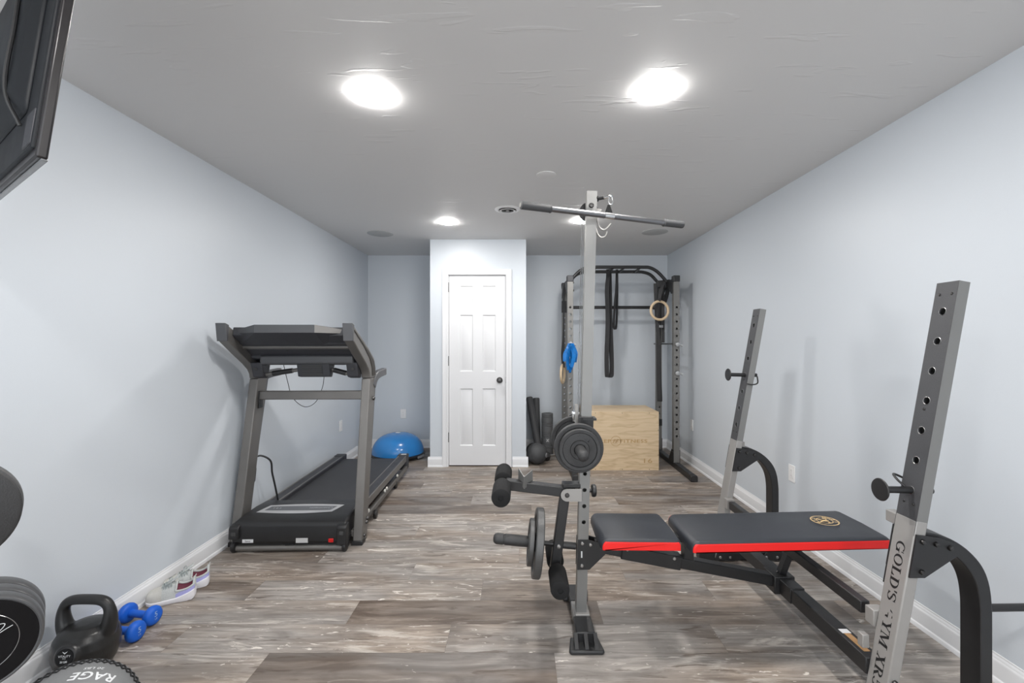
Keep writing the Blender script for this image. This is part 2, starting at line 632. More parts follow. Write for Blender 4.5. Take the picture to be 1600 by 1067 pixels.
# floor of staggered planks, one mesh
random.seed(11)
PW, PL = 0.1955, 1.22
fixed = {0: (-0.82, {0: 0.05, 1: 0.28, -1: 0.72}), -1: (-0.32, {-1: 0.80, 0: 0.56, 1: 0.62}), -2: (-1.07, {0: 0.03, 1: 0.70, -1: 0.66}),
         1: (-0.20, {-1: 0.86, 0: 0.50, 1: 0.68}), 2: (-0.62, {-1: 0.66, 0: 0.78, 1: 0.40}), 3: (-1.22, {0: 0.86, 1: 0.70, -1: 0.5}),
         4: (-0.05, {-1: 0.74, 0: 0.66, 1: 0.55}), 5: (-0.72, {-1: 0.8, 0: 0.9, 1: 0.62}), 6: (-1.10, {0: 0.88, 1: 0.82}),
         7: (-1.12, {0: 0.02, 1: 0.62}), 8: (-0.40, {-1: 0.06, 0: 0.75, 1: 0.15}), 9: (-0.6, {-1: 0.7, 0: 0.72, 1: 0.15}),
         10: (-0.9, {0: 0.85, 1: 0.72}), 11: (0.05, {-1: 0.62, 0: 0.72, 1: 0.12}), 12: (-0.5, {0: 0.3, 1: 0.8}), 13: (-1.0, {0: 0.8, 1: 0.5})}
verts, faces, tones, seeds = [], [], [], []
k0 = int(math.floor((YB - 2.118) / PW))
k1 = int(math.ceil((YF - 2.118) / PW))
for k in range(k0, k1 + 1):
    ya, yb = 2.118 + k * PW, 2.118 + (k + 1) * PW
    off, tn = fixed.get(k, (random.uniform(-1.22, 0), {}))
    i = -3
    while off + i * PL < XR:
        xa, xb = off + i * PL, off + (i + 1) * PL
        t = tn.get(i, random.choice((0.25, 0.45, 0.55, 0.62, 0.7, 0.75, 0.82, 0.9)))
        sd = random.random()
        i += 1
        xa, xb, y0, y1 = max(xa, XL), min(xb, XR), max(ya, YB), min(yb, YF)
        if xb - xa < 0.01 or y1 - y0 < 0.01:
            continue
        e = 0.0006
        n = len(verts)
        verts += [(xa + e, y0 + e, 0), (xb - e, y0 + e, 0), (xb - e, y1 - e, 0), (xa + e, y1 - e, 0)]
        faces.append((n, n + 1, n + 2, n + 3)); tones.append(t); seeds.append(sd)
n = len(verts)
verts += [(x, y, z) for z in (-0.1, -0.0018) for y in (YB - 0.1, YF + 0.1) for x in (XL - 0.1, XR + 0.1)]
for q in ((0, 2, 3, 1), (4, 5, 7, 6), (0, 1, 5, 4), (2, 6, 7, 3), (0, 4, 6, 2), (1, 3, 7, 5)):
    faces.append(tuple(n + i for i in q)); tones.append(0.0); seeds.append(0.5)
me = bpy.data.meshes.new('floor')
me.from_pydata(verts, [], faces)
for nm, arr in (('tone', tones), ('seed', seeds)):
    a = me.attributes.new(nm, 'FLOAT', 'FACE')
    a.data.foreach_set('value', arr)
me.materials.append(FLOOR)
fl = bpy.data.objects.new('floor', me)
COL.objects.link(fl)
struct(fl)

# baseboards: moulded profile swept along each wall
BPROF = [(0, 0), (0.024, 0), (0.0235, 0.008), (0.020, 0.016), (0.0145, 0.020), (0.014, 0.078), (0.0125, 0.084), (0.009, 0.088), (0.008, 0.094), (0.004, 0.099), (0.003, 0.106), (0, 0.107)]


def baseboard(name, runs):
    g = G()
    for (p0, p1, nrm) in runs:
        p0, p1, nrm = Vector(p0), Vector(p1), Vector(nrm)
        poly = [p0 + nrm * a + Vector((0, 0, b)) for a, b in BPROF]
        g.prism(poly, p1 - p0)
    return struct(g.build(name, WHITE, smooth=30))


baseboard('baseboard_left', [((XL, YB, 0), (XL, YF, 0), (1, 0, 0))])
baseboard('baseboard_right', [((XR, YB, 0), (XR, YF, 0), (-1, 0, 0))])
baseboard('baseboard_far', [((XL, YF, 0), (CX0, YF, 0), (0, -1, 0)), ((CX1, YF, 0), (XR, YF, 0), (0, -1, 0))])
baseboard('baseboard_closet', [((CX0 - 0.022, CY, 0), (-0.8175, CY, 0), (0, -1, 0)), ((-0.0705, CY, 0), (CX1 + 0.022, CY, 0), (0, -1, 0)),
                               ((CX1, CY, 0), (CX1, YF, 0), (1, 0, 0)), ((CX0, CY, 0), (CX0, YF, 0), (-1, 0, 0))])

# closet door
dz0 = 0.012
door = struct(G().box(DX0 + 0.011, DX1 - 0.007, CY + 0.026, CY + 0.050, dz0, DZ - 0.009).build('door_1', DOORW, smooth=0))
xs = [DX0 + 0.011, -0.6365, -0.4965, -0.394, -0.2515, DX1 - 0.007]
zs = [dz0, 0.222, 0.838, 1.022, 1.631, 1.738, 1.945, DZ - 0.009]
g = G()
yf = CY + 0.014
for i in range(5):
    for j in range(7):
        xa, xb, za, zb = xs[i], xs[i + 1], zs[j], zs[j + 1]
        if i in (1, 3) and j in (1, 3, 5):
            rings = [(0, 0), (0.010, 0.0085), (0.014, 0.0085), (0.036, 0.002)]
            pts = []
            for ins, dep in rings:
                pts += [(xa + ins, yf + dep, za + ins), (xb - ins, yf + dep, za + ins), (xb - ins, yf + dep, zb - ins), (xa + ins, yf + dep, zb - ins)]
            fs = []
            for r in range(3):
                for k in range(4):
                    fs.append((r * 4 + k, r * 4 + (k + 1) % 4, r * 4 + 4 + (k + 1) % 4, r * 4 + 4 + k))
            fs.append((12, 13, 14, 15))
            g.add(pts, fs)
        else:
            g.add([(xa, yf, za), (xb, yf, za), (xb, yf, zb), (xa, yf, zb)], [(0, 1, 2, 3)])
for (xa, xb, za, zb) in ((xs[0], xs[0], zs[0], zs[-1]), (xs[-1], xs[-1], zs[0], zs[-1])):
    g.add([(xa, yf, za), (xa, yf + 0.012, za), (xa, yf + 0.012, zb), (xa, yf, zb)], [(0, 1, 2, 3)])
g.add([(xs[0], yf, zs[-1]), (xs[-1], yf, zs[-1]), (xs[-1], yf + 0.012, zs[-1]), (xs[0], yf + 0.012, zs[-1])], [(0, 1, 2, 3)])
bm_door = g.build('panel', DOORW, door, smooth=20)
kx, kz = -0.209, 0.928
g = G()
g.lathe([(0.033, 0), (0.033, 0.004), (0.026, 0.009), (0.012, 0.012), (0.011, 0.032), (0.018, 0.036), (0.027, 0.044), (0.028, 0.054), (0.022, 0.063), (0.008, 0.066), (0.0001, 0.066)], (kx, yf, kz), (0, -1, 0), 24)
g.build('door_knob', NICKEL, door)
G().box(DX1 - 0.0065, DX1 + 0.0, CY + 0.001, CY + 0.02, kz - 0.035, kz + 0.035).build('strike_plate', NICKEL, door, smooth=0)
for z in (0.262, 1.083, 1.875):
    G().cyl((DX0 + 0.005, CY + 0.006, z), (0, 0, 1), 0.0065, 0.105, 12).build('hinge', NICKEL, door)
# casing and jamb
def casing(xo, zo, cw):
    """U of moulded casing with mitred corners"""
    g = G()
    pr = [(0, 0), (0, 0.011), (0.006, 0.015), (0.018, 0.013), (0.030, 0.016), (0.050, 0.019), (cw - 0.004, 0.019), (cw, 0.014), (cw, 0)]
    a, b = xo
    stations = []
    for (corner, dx, dz) in (((a, 0.0), -1, 0), ((a, zo), -1, 1), ((b, zo), 1, 1), ((b, 0.0), 1, 0)):
        stations.append([(corner[0] + dx * t, CY - d, corner[1] + dz * t) for t, d in pr])
    n = len(pr)
    vs = sum(stations, [])
    fs = [(s * n + i, s * n + (i + 1) % n, (s + 1) * n + (i + 1) % n, (s + 1) * n + i) for s in range(3) for i in range(n)]
    fs += [tuple(range(n)), tuple(range(3 * n, 4 * n))]
    return g.add(vs, fs)


cs = casing((DX0 + 0.002, DX1 - 0.002), DZ - 0.006, 0.061)
struct(cs.build('trim_1', WHITE, smooth=25))
g = G().box(DX0, DX0 + 0.008, CY, CY + 0.1, 0, DZ).box(DX1 - 0.004, DX1, CY, CY + 0.1, 0, DZ).box(DX0, DX1, CY, CY + 0.1, DZ - 0.007, DZ)
struct(g.build('trim_2', WHITE, smooth=0))

# ---------------------------------------------------------------- ceiling fittings
GL = 'recessed ceiling lights'


def make_light():
    r = thing('ceiling_light', (0, 0, H), '', 'light', GL)
    G().lathe([(0.088, 0), (0.088, -0.0008), (0.076, -0.0012), (0.076, 0)], (0, 0, H), (0, 0, 1), 40).build('trim_ring', PLASTICW, r)
    G().lathe([(0.077, -0.0010), (0.075, -0.005), (0.064, -0.009), (0.038, -0.0115), (0.0001, -0.0125)], (0, 0, H), (0, 0, 1), 32).build('lens', LENS, r)
    return r


L0 = make_light()
for i, (x, y, lab) in enumerate((
        (-0.656, 2.006, 'lit round recessed ceiling light, the larger-looking one toward the left wall'),
        (0.605, 1.971, 'lit round recessed ceiling light, the larger-looking one toward the right wall'),
        (-0.66, 4.124, 'lit recessed ceiling light just in front of the white closet door'),
        (0.571, 4.08, 'lit recessed ceiling light seen beside the tall cable post, under the lat bar'),
        (-0.65, -0.12, 'lit recessed ceiling light behind the camera on the left wall side'),
        (0.60, -0.12, 'lit recessed ceiling light behind the camera on the right wall side'))):
    o = L0 if i == 0 else copy_tree(L0)
    o.location = (x, y, H)
    if y > 3:
        for ch in o.children:
            if ch.name.startswith('lens'):
                ch.data = ch.data.copy()
                ch.data.materials[0] = LENS_DIM
    o['label'] = lab

vt = thing('air_vent', (-0.096, 3.728, H), 'round white ceiling air vent with concentric rings in front of the closet', 'vent')
c = (-0.096, 3.728, H)
G().lathe([(0.106, 0), (0.106, -0.004), (0.098, -0.009), (0.082, -0.011), (0.074, -0.007), (0.072, 0)], c, (0, 0, 1), 40).build('rim', PLASTICW, vt)
G().lathe([(0.072, -0.001), (0.0001, -0.001)], c, (0, 0, 1), 32).build('duct', mat('vent_duct_grey', (0.20, 0.20, 0.20), 0.7), vt)
for r0 in (0.056, 0.040, 0.024):
    G().lathe([(r0 + 0.010, -0.014), (r0 + 0.012, -0.016), (r0, -0.007), (r0 - 0.002, -0.006)], c, (0, 0, 1), 32).build('louvre', PLASTICW, vt)
G().lathe([(0.015, -0.003), (0.015, -0.014), (0.0001, -0.016)], c, (0, 0, 1), 24).build('hub', PLASTICW, vt)

for (x, y, lab) in ((-1.413, 4.56, 'round flush grey ceiling speaker in the corner above the treadmill side'),
                    (1.36, 4.49, 'round flush grey ceiling speaker in the corner above the power rack')):
    sp = G().lathe([(0.128, 0), (0.128, -0.0025), (0.124, -0.004), (0.0001, -0.0045)], (x, y, H), (0, 0, 1), 48).build('ceiling_speaker', SPEAKER, origin=(x, y, H))
    tag(sp, lab, 'speaker', 'flush ceiling speakers')
cv = G().lathe([(0.064, 0), (0.064, -0.003), (0.060, -0.005), (0.0001, -0.006)], (0.18, 2.96, H), (0, 0, 1), 40).build('cover_plate', mat('ceiling_white', (0.70, 0.695, 0.69), 0.55), origin=(0.18, 2.96, H))
tag(cv, 'small blank round cover plate painted like the ceiling', 'cover plate')

# ---------------------------------------------------------------- wall outlets
def outlet(c, n, label, cat='outlet', rocker=False):
    c, n = Vector(c), Vector(n)
    u = Vector((0, 0, 1)).cross(n)
    z = Vector((0, 0, 1))
    t = thing('wall_outlet', c, label, cat, 'white wall outlets')
    G().beam(c, c + n * 0.006, 0.115, 0.071, (0, 0, 1)).build('cover_plate', PLASTICW, t, bevel=0.002)
    rc = G().beam(c + n * 0.005, c + n * 0.0085, 0.067, 0.034, (0, 0, 1)).build('receptacle', PLASTICW, t, bevel=0.0015)
    for s in (-1, 1):
        g = G()
        for a in (-0.006, 0.006):
            g.beam(c + n * 0.008 + z * (0.0175 * s + 0.002) + u * a, c + n * 0.0089 + z * (0.0175 * s + 0.002) + u * a, 0.007, 0.0014, (0, 0, 1))
        g.build('slots', mat('slot_grey', (0.30, 0.30, 0.30), 0.6), rc, smooth=0)
    return t


outlet((XL, 4.82, 0.436), (1, 0, 0), 'white outlet on the left wall seen behind the treadmill posts')
outlet((-1.47, YF, 0.43), (0, -1, 0), 'white outlet on the far wall above the blue half ball')
outlet((XR, 4.88, 0.435), (-1, 0, 0), 'white outlet on the right wall beside the power rack')
outlet((XR, 3.09, 0.43), (-1, 0, 0), 'white outlet on the right wall beside the curved leg of the weight bench')

# ---------------------------------------------------------------- treadmill
TA = math.radians(1.5)
TX, TY = -1.460, 2.835
TB = thing('treadmill', (TX, TY, 0), 'dark grey folding treadmill with black belt along the left wall', 'treadmill')


def T(x, l, z):
    x = x * (1 - 0.045 * min(z, 1.1)) + 0.030 * min(z, 1.1)      # the frame tapers and leans a little
    return Vector((TX + x * math.cos(TA) - l * math.sin(TA), TY + x * math.sin(TA) + l * math.cos(TA), z))


def tprism(g, prof, x0, x1):
    n = len(prof)
    vs = [T(x0, l, z) for l, z in prof] + [T(x1, l, z) for l, z in prof]
    return g.add(vs, [tuple(range(n))[::-1], tuple(range(n, 2 * n))] + [(i, (i + 1) % n, n + (i + 1) % n, n + i) for i in range(n)])


def tbox(g, x0, x1, l0, l1, z0, z1):
    return tprism(g, [(l0, z0), (l1, z0), (l1, z1), (l0, z1)], x0, x1)


# deck, belt and rails
tbox(G(), -0.33, 0.33, 0.30, 1.72, 0.105, 0.150).build('deck', BLKPLAST, TB, bevel=0.004)
g = tprism(G(), [(0.36, 0.150), (1.70, 0.150), (1.745, 0.140), (1.755, 0.115), (1.74, 0.10), (1.74, 0.098), (1.76, 0.113), (1.752, 0.145), (1.70, 0.1565), (0.36, 0.1565)], -0.272, 0.272)
g.build('belt', BELT, TB, smooth=50)
for s in (-1, 1):
    x0, x1 = sorted((s * 0.272, s * 0.352))
    rail = tbox(G(), x0, x1, 0.38, 1.70, 0.150, 0.186).build('side_rail', CONSOLE, TB, bevel=0.006)
    xi = s * 0.278
    tbox(G(), min(xi, xi + s * 0.012), max(xi, xi + s * 0.012), 0.40, 1.70, 0.180, 0.1885).build('inner_strip', TREADG, rail, bevel=0.003)
    xo = s * 0.352
    tbox(G(), min(xo, xo + s * 0.012), max(xo, xo + s * 0.012), 0.22, 1.72, 0.130, 0.188).build('outer_channel', TREADG, rail, bevel=0.004)
    tbox(G(), min(s * 0.268, s * 0.37), max(s * 0.268, s * 0.37), 1.68, 1.775, 0.045, 0.193).build('rear_cap', CONSOLE, TB, bevel=0.01, seg=3)
    fr = tbox(G(), min(s * 0.345, s * 0.372), max(s * 0.345, s * 0.372), 0.12, 1.70, 0.045, 0.088).build('frame_rail', TREADG, TB, bevel=0.005)
    for l, hh in ((0.42, 0.02), (0.86, 0.03), (0.92, 0.026), (1.28, 0.022)):
        G().lathe([(0.012, 0), (0.014, 0.006), (0.012, 0.012)], T(s * 0.366, l, 0.108), T(s, 0, 0) - T(0, 0, 0), 12).build('cushion', CREAM, fr)
    for l in (0.55, 1.25):
        wv = G().lathe([(0.012, 0), (0.030, 0.003), (0.032, 0.014), (0.030, 0.025), (0.012, 0.028)], T(s * 0.373, l, 0.034) if l < 1 else T(s * 0.35, l, 0.034), T(s, 0, 0) - T(0, 0, 0), 18)
        wv.build('wheel', BLKPLAST if l > 1 else NICKEL, TB)
tbox(G(), 0.30, 0.352, 1.712, 1.742, 0.1932, 0.1942).build('white_sticker', PRINTW, TB, smooth=0)
# motor hood
HP = [(0.0, 0.062), (0.0, 0.165), (0.006, 0.183), (0.022, 0.195), (0.10, 0.206), (0.24, 0.214), (0.36, 0.210), (0.42, 0.190), (0.43, 0.158), (0.43, 0.062)]
g = G()
WH = [0.360, 0.362, 0.360, 0.356, 0.352, 0.345, 0.338, 0.330, 0.330, 0.330]
vs = [T(-w_, l, z) for (l, z), w_ in zip(HP, WH)] + [T(w_, l, z) for (l, z), w_ in zip(HP, WH)]
n = len(HP)
g.add(vs, [tuple(range(n)), tuple(range(n, 2 * n))[::-1]] + [(i, (i + 1) % n, n + (i + 1) % n, n + i) for i in range(n)])
hood = g.build('motor_hood', BLKPLAST, TB, bevel=0.012, seg=3)
tbox(G(), -0.355, 0.355, 0.02, 0.40, 0.040, 0.066).build('hood_skirt', BLKPLAST, TB, bevel=0.004)
for s in (-1, 1):
    x0, x1 = sorted((s * 0.306, s * 0.368))
    lug = tprism(G(), [(-0.022, 0.055 if s > 0 else 0.095), (-0.022, 0.165), (-0.010, 0.178), (0.03, 0.185), (0.03, 0.055 if s > 0 else 0.095)], x0, x1).build('corner_lug', BLKPLAST, TB, bevel=0.006)
    tbox(G(), (x0 + x1) / 2 - 0.014, (x0 + x1) / 2 + 0.014, -0.0235, -0.018, 0.118, 0.142).build('lug_hole', VENTD, lug, bevel=0.006)
tbox(G(), -0.290, -0.222, -0.0012, 0.003, 0.068, 0.089).build('label_sticker', PRINTW, TB, smooth=0)
tbox(G(), 0.045, 0.120, -0.0012, 0.003, 0.064, 0.094).build('label_sticker', mat('grey_sticker', (0.5, 0.5, 0.5), 0.5), TB, smooth=0)
g = G()
put2d(g, text2d('Seno', 0.017, 0.0003), T(-0.256, -0.0018, 0.0725), T(1, 0, 0) - T(0, 0, 0), (0, 0, 1))
g.build('lettering', PRINTG, TB, smooth=0, recalc=False)
tbox(G(), 0.250, 0.282, -0.006, 0.003, 0.066, 0.090).build('power_switch', REDP, TB, bevel=0.003)
# decal on the hood top
def hood_z(l):
    for (a, za), (b, zb) in zip(HP[3:], HP[4:]):
        if a <= l <= b:
            return za + (zb - za) * (l - a) / (b - a) + 0.0012
    return 0.215


def hood_decal(outer, m, name, lift):
    vs, fs = [], []
    k = 16
    (xl0, xr0, l0, b0), (xl1, xr1, l1, b1) = outer
    for j in range(5):
        f = j / 4
        for i in range(k + 1):
            e = i / k
            xa = xl0 + (xr0 - xl0) * e
            xb = xl1 + (xr1 - xl1) * e
            la = l0 - b0 * math.sin(PI * e)
            lb = l1 + b1 * math.sin(PI * e)
            l = la + (lb - la) * f
            vs.append(T(xa + (xb - xa) * f, l, hood_z(l) + lift))
    for j in range(4):
        for i in range(k):
            fs.append((j * (k + 1) + i, j * (k + 1) + i + 1, (j + 1) * (k + 1) + i + 1, (j + 1) * (k + 1) + i))
    return G().add(vs, fs).build(name, m, hood, smooth=60, recalc=False)


hood_decal(((-0.285, 0.215, 0.135, 0.022), (-0.245, 0.262, 0.245, 0.022)), mat('silver_decal', (0.5, 0.5, 0.51), 0.4, 0.4), 'badge', 0.0004)
hood_decal(((-0.245, 0.195, 0.163, 0.006), (-0.225, 0.222, 0.222, 0.006)), mat('charcoal_decal', (0.10, 0.105, 0.115), 0.4), 'badge_field', 0.0012)
g = G()
tx = T(1, 0, 0) - T(0, 0, 0)
ty = (T(0, 0.2, hood_z(0.2)) - T(0, 0.17, hood_z(0.17))).normalized()
put2d(g, text2d('HORIZON', 0.026, 0.0002), T(0.105, 0.183, hood_z(0.183) + 0.0028), tx, ty)
g.build('lettering', mat('decal_grey', (0.42, 0.43, 0.44), 0.5), hood, smooth=0, recalc=False)
g = G()
put2d(g, text2d('T 8 3', 0.026, 0.0002), T(-0.175, 0.183, hood_z(0.183) + 0.0028), tx, ty)
g.build('lettering', mat('decal_grey', (0.42, 0.43, 0.44), 0.5), hood, smooth=0, recalc=False)
g = G()
put2d(g, arc2d(0, 0, 0.014, 0.014, 0, 360, 0.003, 0.003, 20), T(0.185, 0.192, hood_z(0.192) + 0.0028), tx, ty)
g.build('lettering', mat('decal_grey', (0.42, 0.43, 0.44), 0.5), hood, smooth=0, recalc=False)
# front foot tube and rollers
G().tube([T(-0.335, 0.02, 0.026), T(0.335, 0.02, 0.026)], 0.019, 14).build('foot_tube', TREADG, TB)
tbox(G(), -0.03, 0.03, 0.01, 0.12, 0.03, 0.05).build('latch', POWDER, TB, bevel=0.004)
for s in (-1, 1):
    G().lathe([(0.024, 0), (0.035, 0.004), (0.036, 0.013), (0.036, 0.022), (0.033, 0.026), (0.012, 0.028)], T(s * 0.333, 0.022, 0.036), T(s, 0, 0) - T(0, 0, 0), 20).build('foot_wheel', BLKPLAST, TB)
    tbox(G(), min(s * 0.36, s * 0.435), max(s * 0.36, s * 0.435), 0.09, 0.16, 0.0, 0.03).build('foot_bracket', POWDER, TB, bevel=0.004)
# uprights with forward-curving arms
UP = [(0.095, 0.0), (0.205, 0.0), (0.365, 1.04), (0.372, 1.10), (0.362, 1.165), (0.325, 1.222), (0.21, 1.290), (-0.115, 1.447), (-0.1, 1.345), (0.03, 1.262), (0.15, 1.190), (0.212, 1.140), (0.238, 1.08), (0.24, 1.04)]
for s in (-1, 1):
    x0, x1 = sorted((s * 0.369, s * 0.430))
    post = tprism(G(), [(0.095, 0.0), (0.205, 0.0), (0.360, 1.085), (0.238, 1.085)], x0, x1).build('upright', TREADG, TB, bevel=0.006, seg=3)
    arm = tprism(G(), [(0.237, 1.087), (0.362, 1.087), (0.366, 1.12), (0.358, 1.165), (0.325, 1.222), (0.21, 1.290), (-0.115, 1.447), (-0.1, 1.345), (0.03, 1.262), (0.15, 1.190), (0.205, 1.150), (0.228, 1.12)], x0 - 0.001, x1 + 0.001).build('console_arm', TREADG, TB, bevel=0.005)
    xo = s * 0.4312
    tprism(G(), [(0.28, 1.10), (0.345, 1.10), (0.348, 1.15), (0.322, 1.20), (0.20, 1.272), (-0.085, 1.410), (-0.083, 1.40), (0.10, 1.305), (0.22, 1.225), (0.27, 1.16)], min(xo, xo + s * 0.003), max(xo, xo + s * 0.003)).build('arm_inlay', mat('dark_bronze_plastic', (0.030, 0.025, 0.021), 0.6, bump=0.2), arm, smooth=0)
    tprism(G(), [(-0.123, 1.451), (-0.107, 1.340), (-0.095, 1.340), (-0.085, 1.440)], x0 - 0.002, x1 + 0.002).build('arm_end_cap', CONSOLEL, arm, bevel=0.003)
    # rear leg behind the upright
    tprism(G(), [(0.230, 0.30), (0.258, 0.30), (0.395, 1.09), (0.367, 1.09)], min(s * 0.380, s * 0.426), max(s * 0.380, s * 0.426)).build('rear_brace', CONSOLEL, TB, bevel=0.005)
    hb = catmull([T(s * 0.415, 0.33, 1.02), T(s * 0.418, 0.375, 1.075), T(s * 0.42, 0.45, 1.10), T(s * 0.42, 0.62, 1.11)], 6)
    G().ribbon(hb, T(1, 0, 0) - T(0, 0, 0), 0.042, 0.055).build('handrail', CONSOLEL, TB, bevel=0.008)
    for l, z in ((0.14, 0.05), (0.2, 0.14), (0.185, 0.12)):
        G().bolt(T(s * 0.430, l, z), T(s, 0, 0) - T(0, 0, 0), 0.012, 0.012).build('bolt', NICKEL, TB)
    G().bolt(T(s * 0.430, 0.31, 0.94), T(s, 0, 0) - T(0, 0, 0), 0.015, 0.014).build('bolt', NICKEL, TB)
    G().beam(T(s * 0.369, 0.275, 0.94), T(s * 0.362, 0.275, 0.94), 0.05, 0.12, (0, 1, 0)).build('crossbar_flange', POWDER, TB, bevel=0.002)
tbox(G(), -0.369, 0.369, 0.255, 0.300, 0.938, 0.998).build('crossbar', TREADG, TB, bevel=0.006)
# console
CP = [(-0.055, 1.375), (0.065, 1.302), (0.145, 1.250), (0.150, 1.225), (0.26, 1.19), (0.30, 1.205), (0.06, 1.405), (-0.045, 1.428)]
con = tprism(G(), CP, -0.369, 0.369).build('console', CONSOLE, TB, bevel=0.006)
vs = []
for x, l, za, zb in ((-0.368, -0.03, 1.388, 1.408), (-0.19, -0.115, 1.392, 1.440), (0.19, -0.115, 1.392, 1.440), (0.368, -0.03, 1.388, 1.408)):
    vs += [T(x, l, za), T(x, l, zb), T(x, 0.06, 1.412), T(x, 0.03, 1.318)]
fs = [(0, 1, 2, 3), (12, 15, 14, 13)] + [(i * 4 + k, (i + 1) * 4 + k, (i + 1) * 4 + (k + 1) % 4, i * 4 + (k + 1) % 4) for i in range(3) for k in range(4)]
hd = G().add(vs, fs).build('console_shroud', CONSOLE, con, smooth=0, bevel=0.003)
for xa, xb, la, lb, z0a, z1a, z0b, z1b, mm in ((-0.368, -0.19, -0.03, -0.115, 1.388, 1.408, 1.392, 1.440, CONSOLEL), (-0.19, 0.19, -0.115, -0.115, 1.392, 1.440, 1.392, 1.440, CONSOLEL), (0.19, 0.368, -0.115, -0.03, 1.392, 1.440, 1.388, 1.408, TREADG)):
    e = 0.003
    G().add([T(xa, la - e, z0a), T(xb, lb - e, z0b), T(xb, lb - e, z1b), T(xa, la - e, z1a), T(xa, la + 0.01, z0a), T(xb, lb + 0.01, z0b), T(xb, lb + 0.01, z1b), T(xa, la + 0.01, z1a)],
            [(0, 1, 2, 3), (4, 7, 6, 5), (0, 4, 5, 1), (1, 5, 6, 2), (2, 6, 7, 3), (3, 7, 4, 0)]).build('trim_strip', mm, con, smooth=0)
tprism(G(), [(0.052, 1.298), (0.058, 1.322), (0.075, 1.312), (0.068, 1.288)], -0.368, 0.368).build('trim_bar', TREADG, con, bevel=0.002)
tprism(G(), [(0.128, 1.245), (0.132, 1.192), (0.16, 1.182), (0.22, 1.19), (0.22, 1.25)], -0.30, 0.345).build('lower_ledge', CONSOLEL, con, bevel=0.012, seg=3)
for x, l in ((-0.19, -0.02), (-0.09, 0.10), (0.12, 0.10)):
    G().bolt(T(x, l, 1.352 if l < 0 else 1.279), (0, -0.5, -0.8), 0.008, 0.003).build('screw', VENTD, con)
box = tprism(G(), [(0.14, 1.19), (0.16, 1.105), (0.20, 1.098), (0.25, 1.19)], -0.05, 0.175).build('heart_rate_box', CONSOLE, con, bevel=0.005)
tprism(G(), [(0.1385, 1.182), (0.1565, 1.112), (0.165, 1.112), (0.148, 1.182)], -0.018, 0.125).build('grille', VENTD, box, smooth=0)
for k in range(4):
    z = 1.125 + k * 0.013
    l = 0.156 - (z - 1.105) * 0.235
    tbox(G(), -0.016, 0.123, l - 0.004, l + 0.004, z, z + 0.004).build('grille_slat', CONSOLE, box, smooth=0)
for s in (-1, 1):
    x0, x1 = sorted((s * 0.29, s * 0.369))
    br = tprism(G(), [(0.14, 1.20), (0.17, 1.10), (0.23, 1.088), (0.26, 1.20)], x0, x1).build('grip_bracket', CONSOLE, con, bevel=0.008)
    G().bolt(T(s * 0.335, 0.150, 1.155), (0, -0.95, -0.3), 0.012, 0.003).build('socket', VENTD, br)
    a, b = (-0.305, -0.05) if s < 0 else (0.15, 0.305)
    za, zb = (1.115, 1.150) if s < 0 else (1.155, 1.115)
    p, q = T(a, 0.20, za), T(b, 0.20, zb)
    gt = G().tube([p, q], 0.013, 12).build('grip_tube', TREADG, con)
    G().tube([p.lerp(q, 0.24), p.lerp(q, 0.78)], 0.0175, 14).build('hand_grip', BLKPLAST, gt)
cord = catmull([T(-0.21, 0.27, 1.20), T(-0.18, 0.28, 1.06), T(-0.145, 0.29, 0.95), T(-0.06, 0.29, 0.885), T(0.02, 0.29, 0.915), T(0.07, 0.285, 1.02), T(0.105, 0.23, 1.12)], 8)
G().tube(cord, 0.0022, 6).build('safety_cord', BLKPLAST, TB)
tprism(G(), [(0.235, 0.36), (0.30, 0.36), (0.31, 0.46), (0.255, 0.50)], -0.43, -0.385).build('cable_box', CONSOLE, TB, bevel=0.01)
pc = catmull([T(-0.405, 0.30, 0.53), T(-0.37, 0.33, 0.535), T(-0.32, 0.36, 0.49), T(-0.315, 0.38, 0.40), T(-0.30, 0.40, 0.30), T(-0.285, 0.42, 0.19)], 8)
G().tube(pc, 0.0065, 8).build('power_cord', BLKPLAST, TB)

# ---------------------------------------------------------------- blue half-ball trainer
c = (-1.41, 5.22, 0)
bo = thing('balance_trainer', c, 'glossy blue half ball balance trainer on a black base in the far left alcove', 'balance trainer')
pr = [(0.275, 0.055)] + [(0.295 * math.cos(a) ** 0.8, 0.06 + 0.225 * math.sin(a)) for a in [PI / 2 * i / 18 for i in range(18)]] + [(0.0001, 0.285)]
G().lathe(pr, c, seg=56).build('dome', BLUEG, bo)
G().lathe([(0.028, 0.2835), (0.028, 0.2865), (0.0001, 0.2875)], c, seg=24).build('valve_label', PRINTW, bo)
G().lathe([(0.10, 0.0), (0.12, 0.004), (0.30, 0.03), (0.312, 0.036), (0.315, 0.05), (0.305, 0.058), (0.25, 0.06), (0.0001, 0.06)], c, seg=56).build('base', BLKPLAST, bo)
G().ribbon(catmull([(c[0] + 0.316 * math.cos(a), c[1] + 0.316 * math.sin(a), 0.035) for a in (-0.55, -0.35, -0.15)], 5), (0, 0, 1), 0.025, 0.008).build('grip', mat('grey_grip', (0.25, 0.25, 0.26), 0.5), bo)

